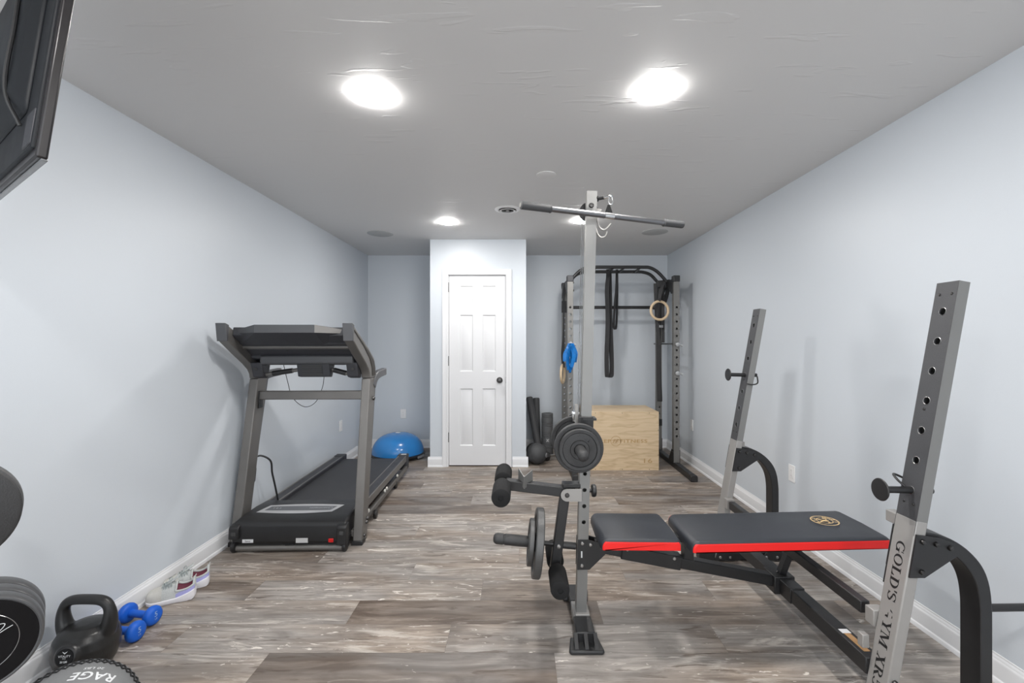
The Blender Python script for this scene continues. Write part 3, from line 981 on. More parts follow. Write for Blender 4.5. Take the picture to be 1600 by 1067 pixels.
# ---------------------------------------------------------------- power rack
PX0, PX1, PY0, PY1, PT = 0.545, 1.675, 4.79, 5.38, 2.035
RK = thing('power_rack', ((PX0 + PX1) / 2, 5.08, 0), 'grey steel power rack with black pull-up bars in the far right corner', 'power rack')
UW = 0.06
RACKG = mat('rack_grey_paint', (0.185, 0.181, 0.172), 0.42, 0.4, bump=0.1, bscale=1200, var=0.05)
hz = [1.708 - 0.0762 * i for i in range(19)][::-1]
for x in (PX0, PX1):
    for y in (PY0, PY1):
        g = G()
        h = UW / 2
        z0 = 0.055
        for yy, d in ((y - h, 1), (y + h, -1)):
            g.perf((x, yy, z0), (0, 0, 1), (1, 0, 0), PT - z0, UW, [z - z0 for z in hz], 0.0125, (0, 0.003 * d, 0))
        for sx in (-1, 1):
            g.add([(x + sx * h, y - h, z0), (x + sx * h, y + h, z0), (x + sx * h, y + h, PT), (x + sx * h, y - h, PT)], [(0, 1, 2, 3)])
        g.add([(x - h, y - h, PT), (x + h, y - h, PT), (x + h, y + h, PT), (x - h, y + h, PT)], [(0, 1, 2, 3)])
        up = g.build('upright', RACKG, RK, smooth=0, recalc=False)
    s = 1 if x > 1 else -1
    bs = G().box(x - 0.03, x + 0.03, 4.30, 5.50, 0.0, 0.058).build('base_rail', POWDER, RK, bevel=0.006)
    G().prism([(x - 0.033, 4.275, 0.0), (x + 0.033, 4.275, 0.0), (x + 0.033, 4.275, 0.052), (x + 0.022, 4.275, 0.064), (x - 0.022, 4.275, 0.064), (x - 0.033, 4.275, 0.052)], (0, 0.07, 0)).build('end_cap', RUBBER, bs, bevel=0.006)
    for y in (PY0, PY1):
        for xx in (x - 0.036, x + 0.030):
            G().prism([(xx, y - 0.03, 0.05), (xx, y + 0.13, 0.05), (xx, y + 0.03, 0.19), (xx, y - 0.03, 0.19)], (0.006, 0, 0)).build('gusset', POWDER, RK, smooth=0)
        G().bolt((x - 0.036, y, 0.165), (-1, 0, 0), 0.011, 0.008).build('bolt', NICKEL, RK)
    # top side beam with plates
    G().box(x - 0.025, x + 0.025, PY0 + 0.03, PY1 - 0.03, 1.955, 2.02).build('top_beam', POWDER, RK, bevel=0.005)
    for y in (PY0, PY1):
        G().box(x - 0.036, x + 0.036, y - 0.036, y + 0.036, PT - 0.055, PT + 0.012).build('top_cap', CONSOLE if x < 1 else POWDER, RK, bevel=0.008)
        yy = 1 if y == PY0 else -1
        for xx in (x - 0.034, x + 0.029):
            G().prism([(xx, y, 2.0), (xx, y + 0.16 * yy, 2.0), (xx, y + 0.16 * yy, 1.95), (xx, y + 0.05 * yy, 1.86), (xx, y, 1.86)], (0.005, 0, 0)).build('gusset', POWDER, RK, smooth=0)
        for z in (1.89, 1.975):
            G().bolt((x - s * 0.034, y, z), (-s, 0, 0), 0.011, 0.010).build('bolt', NICKEL, RK)
for y, zt, nm in ((5.02, 2.178, 'pull_up_bar'), (5.27, 2.165, 'pull_up_bar')):
    p = [(PX0 + 0.01, y, 2.0), (PX0 + 0.06, y, 2.06), (PX0 + 0.13, y, 2.13), (PX0 + 0.21, y, zt - 0.006), (PX0 + 0.30, y, zt), ((PX0 + PX1) / 2, y, zt)]
    p += [(PX0 + PX1 - q[0], q[1], q[2]) for q in p[:-1][::-1]]
    G().tube(catmull(p, 5), 0.0185, 14).build(nm, POWDER, RK)
for x in (0.86, 1.06, 1.18, 1.36):
    G().tube([(x, 5.03, 2.174), (x, 5.26, 2.163)], 0.014, 12).build('neutral_grip', POWDER, RK)
g = G().tube([(PX0 + 0.03, PY1, 1.755), (PX1 - 0.03, PY1, 1.755)], 0.019, 14)
g.build('rear_crossbar', POWDER, RK)
for x, d in ((PX0 + 0.03, 1), (PX1 - 0.03, -1)):
    G().lathe([(0.034, 0), (0.034, 0.006), (0.024, 0.03), (0.020, 0.04)], (x, PY1, 1.755), (d, 0, 0), 16).build('bar_flange', POWDER, RK)
G().box(PX0 + 0.03, PX1 - 0.03, PY1 - 0.02, PY1 + 0.02, 0.10, 0.15).build('rear_base_bar', POWDER, RK, bevel=0.004)
G().box(PX0 - 0.034, PX0 + 0.034, PY1 - 0.04, PY1 + 0.034, 1.69, 1.83).build('clamp', POWDER, RK, bevel=0.004)
G().box(PX1 - 0.034, PX1 + 0.034, PY1 - 0.036, PY1 + 0.036, 0.34, 0.42).build('clamp', POWDER, RK, bevel=0.004)
# storage pegs and knobs on the front posts, safety bar on the right
for x, z in ((PX1, 1.313), (PX1, 1.008), (PX0, 1.32)):
    kb = G().lathe([(0.012, 0), (0.012, 0.014), (0.020, 0.017), (0.024, 0.027), (0.021, 0.038), (0.010, 0.045), (0.0001, 0.046)], (x, PY0 - 0.03, z), (0, -1, 0), 20).build('pin_knob', CLEARP, RK)
    G().tube([(x, PY0 - 0.05, z + 0.004), (x + 0.055, PY0 - 0.05, z - 0.012)], 0.012, 10).build('lever', CLEARP, kb)
G().tube([(PX1 - 0.045, PY0 - 0.02, 1.318), (PX1 - 0.045, PY1 + 0.02, 1.318)], 0.008, 10).build('safety_bar', NICKEL, RK)

# bands and straps hung on the rack
xb = 1.075
loop = [(xb - 0.030, 5.245, 2.10), (xb - 0.028, 5.255, 2.175), (xb - 0.02, 5.272, 2.195), (xb - 0.01, 5.292, 2.17), (xb - 0.005, 5.29, 2.0), (xb + 0.0, 5.28, 1.6), (xb + 0.012, 5.27, 1.2), (xb + 0.014, 5.268, 0.99), (xb + 0.004, 5.262, 0.935), (xb - 0.028, 5.255, 0.928), (xb - 0.044, 5.25, 0.96), (xb - 0.048, 5.248, 1.2), (xb - 0.036, 5.244, 1.6), (xb - 0.045, 5.242, 1.95)]
b1 = G().ribbon(catmull(loop, 5, True), (0.75, -0.66, 0), 0.058, 0.005, True).build('resistance_band', STRAP, origin=(xb, 5.26, 2.19), smooth=50)
tag(b1, 'long black resistance band looped over the pull-up bar, hanging lowest to mid post', 'resistance band', 'black bands on the rack')
xb = 1.155
loop = [(xb - 0.012, 5.245, 2.10), (xb - 0.010, 5.25, 2.165), (xb - 0.004, 5.272, 2.192), (xb + 0.003, 5.292, 2.16), (xb + 0.004, 5.29, 2.0), (xb + 0.0, 5.285, 1.7), (xb - 0.012, 5.275, 1.52), (xb - 0.030, 5.262, 1.49), (xb - 0.045, 5.25, 1.54), (xb - 0.035, 5.246, 1.75), (xb - 0.018, 5.244, 1.95)]
b2 = G().ribbon(catmull(loop, 5, True), (0.45, -0.89, 0), 0.035, 0.005, True).build('resistance_band', STRAP, origin=(xb, 5.27, 2.19), smooth=50)
tag(b2, 'shorter black resistance band looped over the pull-up bar, ending level with the wooden ring', 'resistance band', 'black bands on the rack')
xb = 1.615
loop = [(xb + 0.012, 5.16, 1.93), (xb + 0.02, 5.16, 2.02), (xb + 0.05, 5.16, 2.05), (xb + 0.09, 5.16, 2.032), (xb + 0.10, 5.16, 1.95), (xb + 0.06, 5.16, 1.80), (xb + 0.0, 5.16, 1.72), (xb - 0.012, 5.15, 1.4), (xb - 0.012, 5.15, 1.0), (xb - 0.004, 5.15, 0.70), (xb + 0.006, 5.155, 0.66), (xb + 0.010, 5.16, 0.70), (xb - 0.002, 5.16, 1.0), (xb - 0.004, 5.16, 1.4), (xb + 0.006, 5.16, 1.75)]
b3 = G().ribbon(catmull(loop, 5, True), (0.75, -0.66, 0), 0.05, 0.005, True).build('resistance_band', STRAP, origin=(xb, 5.16, 2.03), smooth=50)
tag(b3, 'long black resistance band hanging down behind the wooden ring beside the rear right post', 'resistance band', 'black bands on the rack')


def ring(cx, cy, cz, ax, strap, label, cols):
    t = thing('gymnastics_ring', (cx, cy, cz), label, 'gymnastics ring', 'wooden gymnastics rings on straps')
    n, u, v = frame(ax)
    c_ = Vector((cx, cy, cz))
    G().tube([c_ + (u * math.cos(a) + v * math.sin(a)) * 0.103 for a in [2 * PI * i / 40 for i in range(40)]], 0.0145, 14, True).build('hoop', RINGW, t)
    for k, (pts, wd, wdt) in enumerate(strap):
        G().ribbon(catmull(pts, 5), wd, wdt, 0.004).build('strap', STRAP, t, smooth=50)
    return t


r1 = ring(1.575, 5.02, 1.692, (0.15, -1, 0.05), [
    ([(1.565, 5.025, 1.79), (1.566, 5.0, 1.815), (1.57, 4.992, 1.86), (1.60, 5.0, 1.96), (1.645, 5.02, 2.03), (1.69, 5.02, 2.032)], (0.8, -0.6, 0), 0.038),
    ([(1.575, 5.04, 1.80), (1.585, 5.05, 1.95), (1.63, 5.05, 2.03)], (0.7, -0.7, 0), 0.038),
    ([(1.535, 5.05, 2.0), (1.548, 5.06, 1.75), (1.56, 5.06, 1.52), (1.585, 5.055, 1.33), (1.592, 5.05, 1.31)], (0.8, -0.6, 0), 0.038),
    ([(1.625, 5.06, 1.95), (1.63, 5.07, 1.62), (1.63, 5.065, 1.36), (1.622, 5.06, 1.335)], (0.8, -0.6, 0), 0.034)],
    'pale wooden gymnastics ring facing front, on black straps at the right of the rack', None)
G().box(1.575, 1.622, 5.035, 5.05, 1.50, 1.53).build('buckle', STEEL, r1, bevel=0.003)
G().box(1.548, 1.64, 5.02, 5.05, 1.95, 2.03).build('strap_knot', STRAP, r1, bevel=0.012, seg=3)
r2 = ring(0.500, 5.13, 0.975, (1, -0.30, 0), [
    ([(0.505, 5.15, 1.08), (0.515, 5.12, 1.15), (0.508, 5.08, 1.40), (0.508, 5.08, 1.62), (0.514, 5.1, 1.95), (0.53, 5.1, 2.026), (0.56, 5.1, 2.026)], (0.25, -0.97, 0), 0.038),
    ([(0.50, 5.17, 1.08), (0.495, 5.18, 1.22), (0.515, 5.17, 1.5), (0.514, 5.16, 1.95)], (0.25, -0.97, 0), 0.038),
    ([(0.50, 5.0, 1.42), (0.494, 5.0, 1.25), (0.50, 5.02, 1.12), (0.51, 5.06, 1.05)], (0.3, -0.95, 0), 0.036)],
    'pale wooden gymnastics ring seen edge-on, on black straps at the left of the rack', None)
G().box(0.488, 0.514, 4.985, 5.03, 1.16, 1.24).build('strap_knot', STRAP, r2, bevel=0.012, seg=3)
# blue latex band tied on the left front post
xb, yb = 0.545, 4.71
bb = thing('exercise_band', (xb, yb, 1.31), 'crumpled shiny blue latex exercise band hanging from a knob on the left rack post', 'exercise band')
random.seed(4)
for k in range(8):
    a = -0.055 + 0.016 * k
    ln = (0.18, 0.235, 0.27, 0.30, 0.29, 0.24, 0.27, 0.19)[k]
    yo = yb - 0.014 * (k % 3)
    pts = [(xb + a * 0.2, yo, 1.325), (xb + a * 0.7, yo - 0.006, 1.26), (xb + a * 1.0 + random.uniform(-0.01, 0.01), yo - 0.016 * (k % 2), 1.315 - ln * 0.55), (xb + a * 0.75 - 0.012 + random.uniform(-0.012, 0.012), yo, 1.315 - ln)]
    G().ribbon(catmull(pts, 5), (math.cos(k * 1.3), -abs(math.sin(k * 1.3)) - 0.3, 0), 0.042, 0.0025).build('fold', BLUEB, bb, smooth=50)
G().lathe([(0.014, -0.03), (0.020, -0.015), (0.020, 0.015), (0.012, 0.03)], (xb, yb - 0.012, 1.30), (1, 0.2, 0.1), 14).build('knot', BLUEB, bb)

# ---------------------------------------------------------------- plyometric box
BX0, BX1, BY0, BY1, BZ = 0.696, 1.458, 4.67, 5.178, 0.61
PB = thing('plyometric_box', ((BX0 + BX1) / 2, (BY0 + BY1) / 2, 0), 'pale plywood plyometric jump box standing inside the power rack', 'plyometric box')
pt = 0.018
G().box(BX0, BX1, BY0, BY0 + pt, 0, BZ - pt).build('front_panel', PLY, PB, bevel=0.0015)
G().box(BX0, BX1, BY1 - pt, BY1, 0, BZ - pt).build('back_panel', PLY, PB, bevel=0.0015)
G().box(BX0, BX0 + pt, BY0 + pt, BY1 - pt, 0, BZ - pt).build('side_panel', PLY, PB, bevel=0.0015)
G().box(BX1 - pt, BX1, BY0 + pt, BY1 - pt, 0, BZ - pt).build('side_panel', PLY, PB, bevel=0.0015)
G().box(BX0, BX1, BY0, BY1, BZ - pt, BZ).build('top_panel', PLY, PB, bevel=0.0015)
g = G()
for x in (BX0 + 0.10, BX0 + 0.38, BX1 - 0.10):
    for z in (BZ - 0.012, 0.012):
        g.cyl((x, BY0 + 0.0005, z), (0, -1, 0), 0.004, 0.001, 8)
for z in (0.16, 0.42):
    g.cyl((BX1 - 0.008, BY0 + 0.0005, z), (0, -1, 0), 0.004, 0.001, 8)
g.build('screw_heads', VENTD, PB, smooth=0)
g = G()
yl = BY0 - 0.0006
zt = 0.292


def wide(t, w_, h_, b_=0.0014):
    """letters stretched to width w_ and height h_, centred"""
    dt = text2d(t, 0.05, b_, 1.12)
    xs_ = [p[0] for p in dt[0]]; ys_ = [p[1] for p in dt[0]]
    cx_, kx_, ky_ = (min(xs_) + max(xs_)) / 2, w_ / (max(xs_) - min(xs_)), h_ / (max(ys_) - min(ys_))
    return ([((x - cx_) * kx_, (y - min(ys_)) * ky_) for x, y in dt[0]], dt[1])


put2d(g, wide('REP', 0.120, 0.036), (0.899, yl, zt - 0.004), (1, 0, 0), (0, 0, 1))
g.build('lettering', BURN, PB, smooth=0, recalc=False)
g = G()
put2d(g, wide('FITNESS', 0.284, 0.036), (1.195, yl, zt - 0.004), (1, 0, 0), (0, 0, 1))
g.build('lettering', BURN, PB, smooth=0, recalc=False)
g = G()
put2d(g, arc2d(0, 0, 0.054, 0.054, 0, 360, 0.005, 0.005, 40), (1.009, yl, zt + 0.014), (1, 0, 0), (0, 0, 1))
put2d(g, rect2d(-0.034, 0.008, 0.038, 0.014), (1.009, yl, zt + 0.014), (1, 0, 0), (0, 0, 1))
put2d(g, poly2d((-0.036, -0.018), (-0.026, -0.018), (-0.004, 0.022), (-0.014, 0.022)), (1.009, yl, zt + 0.012), (1, 0, 0), (0, 0, 1))
put2d(g, poly2d((-0.006, -0.018), (0.004, -0.018), (0.026, 0.022), (0.016, 0.022)), (1.009, yl, zt + 0.012), (1, 0, 0), (0, 0, 1))
put2d(g, rect2d(-0.012, -0.008, 0.036, -0.003), (1.009, yl, zt + 0.012), (1, 0, 0), (0, 0, 1))
g.build('round_mark', BURN, PB, smooth=0, recalc=False)
g = G()
put2d(g, wide('16', 0.085, 0.046, 0.0004), (1.345, yl, 0.078), (1, 0, 0), (0, 0, 1))
g.build('lettering', BURN, PB, smooth=0, recalc=False)

# ---------------------------------------------------------------- things in the alcove right of the closet
c = (0.198, 4.92, 0.118)
mb = thing('medicine_ball', c, 'round black medicine ball on the floor at the closet corner', 'ball')
pr = [(0.1125 * math.sin(a) + 0.0001, -0.1125 * math.cos(a) - 0.0045) for a in [PI * i / 24 for i in range(25)]]
G().lathe(pr, c, (0.25, -0.7, 0.67), 36).build('shell', RUBBERG, mb, smooth=60)
g = G()
C = Vector(c)
for ax in ((0.8, -0.5, 0.33), (-0.4, -0.6, 0.69), (0.2, 0.9, 0.4)):
    n_, u_, v_ = frame(ax)
    g.tube([C - Vector((0.25, -0.7, 0.67)).normalized() * 0.0045 + (u_ * math.cos(a) + v_ * math.sin(a)) * 0.1120 for a in [2 * PI * i / 48 for i in range(48)]], 0.0016, 6, True)
g.build('seam', RUBBER, mb)
G().lathe([(0.026, 0.0), (0.026, 0.006), (0.022, 0.008), (0.0001, 0.008)], C + Vector((0.098, -0.045, -0.012)), (0.92, -0.38, -0.05), 20).build('valve_patch', PRINTG, mb)
c = (0.168, 5.145, 0.09)
ob = G().lathe([(0.09 * math.sin(a) + 0.0001, -0.09 * math.cos(a)) for a in [PI * i / 20 for i in range(21)]], c, seg=30).build('slam_ball', RUBBER, origin=c)
tag(ob, 'black ball half hidden behind the medicine ball at the closet corner', 'ball')
# leaning mat rolls
for a, b, r, lab in (((0.238, 5.27, 0.05), (0.128, 5.595, 0.645), 0.043, 'black foam tube leaning over the medicine ball in the alcove'),
                     ((0.228, 5.49, 0.0), (0.216, 5.640, 0.635), 0.041, 'black foam tube half hidden behind the leaning one, next to the foam roller')):
    a, b = Vector(a), Vector(b)
    d = (b - a).normalized()
    lo = a
    o = G().lathe([(r * 0.55, 0.004), (r * 0.9, 0.0), (r, 0.008), (r, (b - a).length - 0.008), (r * 0.9, (b - a).length), (r * 0.55, (b - a).length - 0.004), (0.3 * r, (b - a).length - 0.03), (0.0001, (b - a).length - 0.03)], lo, d, 24).build('foam_tube', RUBBERG, origin=lo)
    tag(o, lab, 'foam tube', 'black foam tubes in the alcove')
c = (0.338, 5.37, 0)
fr = thing('foam_roller', c, 'grey grooved foam roller standing upright in the alcove beside the foam tubes', 'foam roller')
pr = [(0.05, 0.0), (0.066, 0.003), (0.069, 0.012)]
z = 0.03
pat = [0.050, 0.010, 0.010, 0.065, 0.010, 0.010, 0.010, 0.065, 0.010, 0.010, 0.060, 0.012]
for i, p in enumerate(pat):
    pr += [(0.069, z), (0.069, z + p), (0.0645, z + p + 0.003), (0.0645, z + p + 0.007)]
    z += p + 0.010
pr += [(0.069, z), (0.068, z + 0.012), (0.062, z + 0.016), (0.044, z + 0.016), (0.043, z + 0.004), (0.0001, z + 0.003)]
G().lathe(pr, c, seg=36).build('roller', mat('grey_roller_foam', (0.105, 0.108, 0.112), 0.6, bump=0.3, bscale=300, var=0.06), fr, smooth=40)
g = G()
Vx = Vector((0.338, 5.37 - 0.0705, 0.175))
for sx in (-1, 1):
    g.beam(Vx + Vector((-0.013 * sx, 0, -0.016)), Vx + Vector((0.013 * sx, 0, 0.016)), 0.002, 0.007, (0, 1, 0))
g.build('cross_mark', PRINTW, fr, smooth=0)
c = Vector((0.395, 5.09, 0.064))
db = thing('hex_dumbbell', c, 'small black hex dumbbell behind the medicine ball below the foam roller', 'dumbbell')
for s in (-1, 1):
    G().lathe([(0.035, 0), (0.05, 0.01), (0.052, 0.05), (0.04, 0.062)], c + Vector((s * 0.05 + (0.0 if s > 0 else 0), 0.02 * s, -0.012)), (s, 0.3 * s, 0), 6).build('head', RUBBER, db, smooth=0, bevel=0.004)
G().tube([c + Vector((-0.06, -0.02, -0.012)), c + Vector((0.06, 0.02, -0.012))], 0.015, 12).build('handle', STEEL, db)

# ---------------------------------------------------------------- weight bench with cable post
WB = thing('weight_bench', (0.95, 2.13, 0), 'silver and black weight bench with red-sided pads, two tall uprights and a cable post', 'weight bench')
# --- cable post
PB0, PB1 = V(0.2925, 2.125, 0.055), V(0.3430, 2.125, 2.043)
pn = (PB1 - PB0).normalized()
pu = (V(1, 0, 0) - pn * pn.x).normalized()


def PP(z, dx=0.0, dy=0.0):
    """point on the post axis at height z, shifted"""
    return PB0 + (PB1 - PB0) * ((z - PB0.z) / (PB1.z - PB0.z)) + V(dx, dy, 0)


PWD = 0.048
g = G()
Lp = (PB1 - PB0).length
h = PWD / 2
vv = V(0, 1, 0)
g.perf(PB0 - vv * h, pn, pu, Lp, PWD, [z - 0.055 for z in (0.489, 0.564, 0.640, 0.716)], 0.0095, vv * 0.003)
g.perf(PB0 + vv * h, pn, pu, Lp, PWD, [], 0.0095)
for sx in (-1, 1):
    g.add([PB0 + pu * (sx * h) - vv * h, PB0 + pu * (sx * h) + vv * h, PB1 + pu * (sx * h) + vv * h, PB1 + pu * (sx * h) - vv * h], [(0, 1, 2, 3)])
g.add([PB1 - pu * h - vv * h, PB1 + pu * h - vv * h, PB1 + pu * h + vv * h, PB1 - pu * h + vv * h], [(0, 1, 2, 3)])
post = g.build('cable_post', SILVER, WB, smooth=0, recalc=False)
# base of the post
G().box(0.255, 0.330, 1.99, 2.36, 0.010, 0.056).build('post_base', SILVERL, WB, bevel=0.004)
for ya, yb in ((1.965, 2.085), (2.21, 2.36)):
    G().box(0.251, 0.334, ya, yb, 0.008, 0.060).build('base_sleeve', POWDER, WB, bevel=0.005)
for y0, y1, d in ((1.905, 2.00, 1), (2.40, 2.30, -1)):
    ft = G().prism([(0.222, y0, 0.0), (0.358, y0, 0.0), (0.366, y0 + 0.01 * d, 0.0), (0.352, y1, 0.0), (0.228, y1, 0.0), (0.214, y0 + 0.01 * d, 0.0)], (0, 0, 0.018)).build('rubber_foot', RUBBER, WB, bevel=0.006)
    G().prism([(0.240, y0 + 0.012 * d, 0.018), (0.240, y0 + 0.062 * d, 0.018), (0.240, y0 + 0.062 * d, 0.058)], (0.016, 0, 0)).build('foot_rib', RUBBER, ft, smooth=0)
    G().prism([(0.284, y0 + 0.012 * d, 0.018), (0.284, y0 + 0.062 * d, 0.018), (0.284, y0 + 0.062 * d, 0.058)], (0.016, 0, 0)).build('foot_rib', RUBBER, ft, smooth=0)
    G().prism([(0.326, y0 + 0.012 * d, 0.018), (0.326, y0 + 0.062 * d, 0.018), (0.326, y0 + 0.062 * d, 0.058)], (0.016, 0, 0)).build('foot_rib', RUBBER, ft, smooth=0)
G().box(0.262, 0.330, 2.085, 2.17, 0.056, 0.066).build('weld_collar', SILVERL, WB, bevel=0.003)
# seat bracket plates (front and back of the post)
for y in (2.096, 2.150):
    pl = G().prism([PP(0.408, -0.026) + V(0, y - 2.125, 0), PP(0.408, 0.022) + V(0, y - 2.125, 0), V(0.402, y, 0.386), V(0.416, y, 0.352), V(0.330, y, 0.269), PP(0.268, -0.026) + V(0, y - 2.125, 0)], (0, 0.005, 0)).build('bracket_plate', POWDER, WB, smooth=0)
    if y < 2.1:
        for x, z in ((0.296, 0.392), (0.334, 0.386), (0.294, 0.288), (0.388, 0.372)):
            G().bolt((x, y, z), (0, -1, 0), 0.0085, 0.006).build('bolt', STEEL, pl)
        G().box(0.290, 0.296, y - 0.0008, y, 0.325, 0.355).build('white_mark', PRINTW, pl, smooth=0)
# main beam and sleeve
A, B = V(0.355, 2.13, 0.371), V(1.205, 2.13, 0.208)
G().beam(A, B, 0.05, 0.05).build('main_beam', POWDER, WB, bevel=0.004)
d = (B - A).normalized()
sl = G().beam(A + d * 0.13, A + d * 0.415, 0.062, 0.064).build('beam_sleeve', POWDER, WB, bevel=0.004)
for t in (0.155, 0.38):
    G().bolt(A + d * t + V(0, -0.031, 0.02), (0, -1, 0), 0.008, 0.005).build('bolt', STEEL, sl)
G().box(1.19, 1.285, 2.085, 2.185, 0.158, 0.240).build('beam_joint', POWDER, WB, bevel=0.004)
G().bolt((1.235, 2.13, 0.24), (0, 0, 1), 0.012, 0.008).build('bolt', NICKEL, WB)


# --- pads
def pad(x0, x1, y0, y1, z0, z1, th, name, rl=0.030, rr=0.030):
    """cushion with rounded ends and red sides; z0/z1 top height at each end"""
    L_ = x1 - x0

    def prof(ins, cut=0.0):
        n = 6
        pts = [V(x0 + ins, 0, -th + ins * 0.3), V(x1 - ins, 0, -th + ins * 0.3)]
        am = [math.asin(min(1, (r + ins - max(cut, ins)) / r)) for r in (rr, rl)]
        for i in range(n + 1):
            a = am[0] * i / n
            pts.append(V(x1 - ins - rr + rr * math.cos(a), 0, -ins - rr + rr * math.sin(a)))
        for i in range(n + 1):
            a = PI - am[1] * (n - i) / n
            pts.append(V(x0 + ins + rl + rl * math.cos(a), 0, -ins - rl + rl * math.sin(a)))
        for p in pts:
            p.z += z0 + (z1 - z0) * (p.x - x0) / L_
        return pts
    secs = []
    for y, ins in ((y0, 0.010), (y0 + 0.003, 0.004), (y0 + 0.010, 0.0008), (y0 + 0.022, -0.001), ((y0 + y1) / 2, -0.003), (y1 - 0.022, -0.001), (y1 - 0.010, 0.0008), (y1 - 0.003, 0.004), (y1, 0.010)):
        secs.append([p + V(0, y, 0) for p in prof(ins)])
    n = len(secs[0])
    vs = sum(secs, [])
    fs = [(i * n + k, i * n + (k + 1) % n, (i + 1) * n + (k + 1) % n, (i + 1) * n + k) for i in range(len(secs) - 1) for k in range(n)]
    fs += [tuple(range(n))[::-1], tuple(range((len(secs) - 1) * n, len(secs) * n))]
    p = G().add(vs, fs).build(name, VINYL, WB, smooth=50)
    for y, s in ((y0, -1), (y1, 1)):
        se = [[q + V(0, yy, 0) for q in prof(ins, 0.011)] for yy, ins in ((y - s * 0.004, 0.0045), (y + s * 0.0015, 0.0045), (y + s * 0.005, 0.0075), (y + s * 0.0055, 0.014))]
        vs = sum(se, [])
        fs = [(i * n + k, i * n + (k + 1) % n, (i + 1) * n + (k + 1) % n, (i + 1) * n + k) for i in range(3) for k in range(n)]
        fs += [tuple(range(n))[::-1], tuple(range(3 * n, 4 * n))]
        o = G().add(vs, fs).build('side_panel', REDV, p, smooth=0)
        o['label'] = 'red vinyl side panel'
    return p


pad(0.350, 0.690, 1.900, 2.205, 0.497, 0.494, 0.046, 'seat_pad', 0.032, 0.022)
bp = pad(0.728, 1.575, 1.885, 2.200, 0.492, 0.510, 0.046, 'back_pad', 0.032, 0.030)
bp['label'] = 'long back pad with a round gold emblem'
# gold emblem on the back pad (printed badge)
ez = 0.5085 + 0.0045
EC = V(1.405, 2.06, ez)
eu, ev = V(-0.14, -0.985, 0.003).normalized(), V(0.985, -0.14, 0.021).normalized()
g = G()
put2d(g, arc2d(0, 0, 0.057, 0.057, 0, 360, 0.005, 0.005, 40), EC, eu, ev)
put2d(g, arc2d(0, 0, 0.034, 0.034, 0, 360, 0.003, 0.003, 32), EC, eu, ev)
for i, ch in enumerate("GOLD'SGYM"):
    a = math.radians(160 - 17.5 * i) if i < 6 else math.radians(236 + 34 * (i - 6))
    dt = text2d(ch, 0.019, 0.0006)
    if i < 6:
        rx, ry = V(math.sin(a), -math.cos(a), 0), V(math.cos(a), math.sin(a), 0)
    else:
        rx, ry = V(-math.sin(a), math.cos(a), 0), V(-math.cos(a), -math.sin(a), 0)
    base = V(math.cos(a), math.sin(a), 0) * (0.037 if i < 6 else 0.050)
    put2d(g, ([(base.x + rx.x * x + ry.x * y, base.y + rx.y * x + ry.y * y) for x, y in dt[0]], dt[1]), EC, eu, ev)
put2d(g, rect2d(-0.028, 0.010, 0.028, 0.0135), EC, eu, ev)
for sx in (-1, 1):
    put2d(g, rect2d(sx * 0.026 - 0.004, 0.002, sx * 0.026 + 0.004, 0.021), EC, eu, ev)
    put2d(g, poly2d((0, -0.010), (sx * 0.014, -0.027), (sx * 0.020, -0.024), (sx * 0.007, -0.004)), EC, eu, ev)
    put2d(g, poly2d((sx * 0.002, 0.002), (sx * 0.017, 0.012), (sx * 0.014, 0.016), (0, 0.006)), EC, eu, ev)
put2d(g, poly2d((-0.008, -0.012), (0.008, -0.012), (0.010, 0.004), (-0.010, 0.004)), EC, eu, ev)
put2d(g, arc2d(0, 0.011, 0.006, 0.006, 0, 360, 0.0058, 0.0058, 12), EC, eu, ev)
g.build('emblem', GOLDP, bp, smooth=0, recalc=False)
# pad supports
G().box(0.62, 0.80, 2.03, 2.23 - 0.15, 0.425, 0.452).build('pad_hinge', POWDER, WB, bevel=0.003)
for y in (1.985, 2.105):
    G().box(0.40, 0.66, y, y + 0.03, 0.428, 0.449).build('pad_rail', POWDER, WB, smooth=0)
    G().beam((0.74, y + 0.015, 0.436), (1.48, y + 0.015, 0.452), 0.030, 0.022).build('pad_rail', POWDER, WB, smooth=0)
G().box(0.44, 0.64, 2.10, 2.16, 0.36, 0.43).build('seat_mount', POWDER, WB, smooth=0)
G().beam((0.80, 2.13, 0.285), (0.80, 2.13, 0.43), 0.045, 0.045).build('seat_mount', POWDER, WB, smooth=0)
G().beam((1.24, 2.13, 0.22), (1.30, 2.10, 0.44), 0.03, 0.03).build('back_strut', POWDER, WB, smooth=0)

# --- leg developer
PV = V(0.224, 2.125, 0.620)
for y in (2.086, 2.160):
    gp = [V(0.224 + 0.029 * math.cos(a), y, 0.620 + 0.029 * math.sin(a)) for a in [PI / 2 + PI * i / 12 for i in range(13)]] + [V(0.292, y, 0.591), V(0.292, y, 0.649)]
    pl = G().prism(gp, (0, 0.004, 0)).build('pivot_bracket', SILVERL, WB, smooth=30)
    if y < 2.1:
        G().bolt((0.224, y, 0.620), (0, -1, 0), 0.011, 0.006).build('bolt', NICKEL, pl)
G().box(0.205, 0.288, 2.096, 2.156, 0.650, 0.668).build('bracket_cap', POWDER, WB, bevel=0.003)
ua0, ua1 = V(0.262, 2.125, 0.622), V(-0.062, 2.125, 0.662)
G().beam(ua0, ua1, 0.05, 0.046).build('upper_arm', POWDER, WB, bevel=0.004)
la0, la1 = V(0.217, 2.125, 0.615), V(0.168, 2.125, 0.255)
G().beam(la0, la1, 0.046, 0.046).build('lower_arm', POWDER, WB, bevel=0.004)
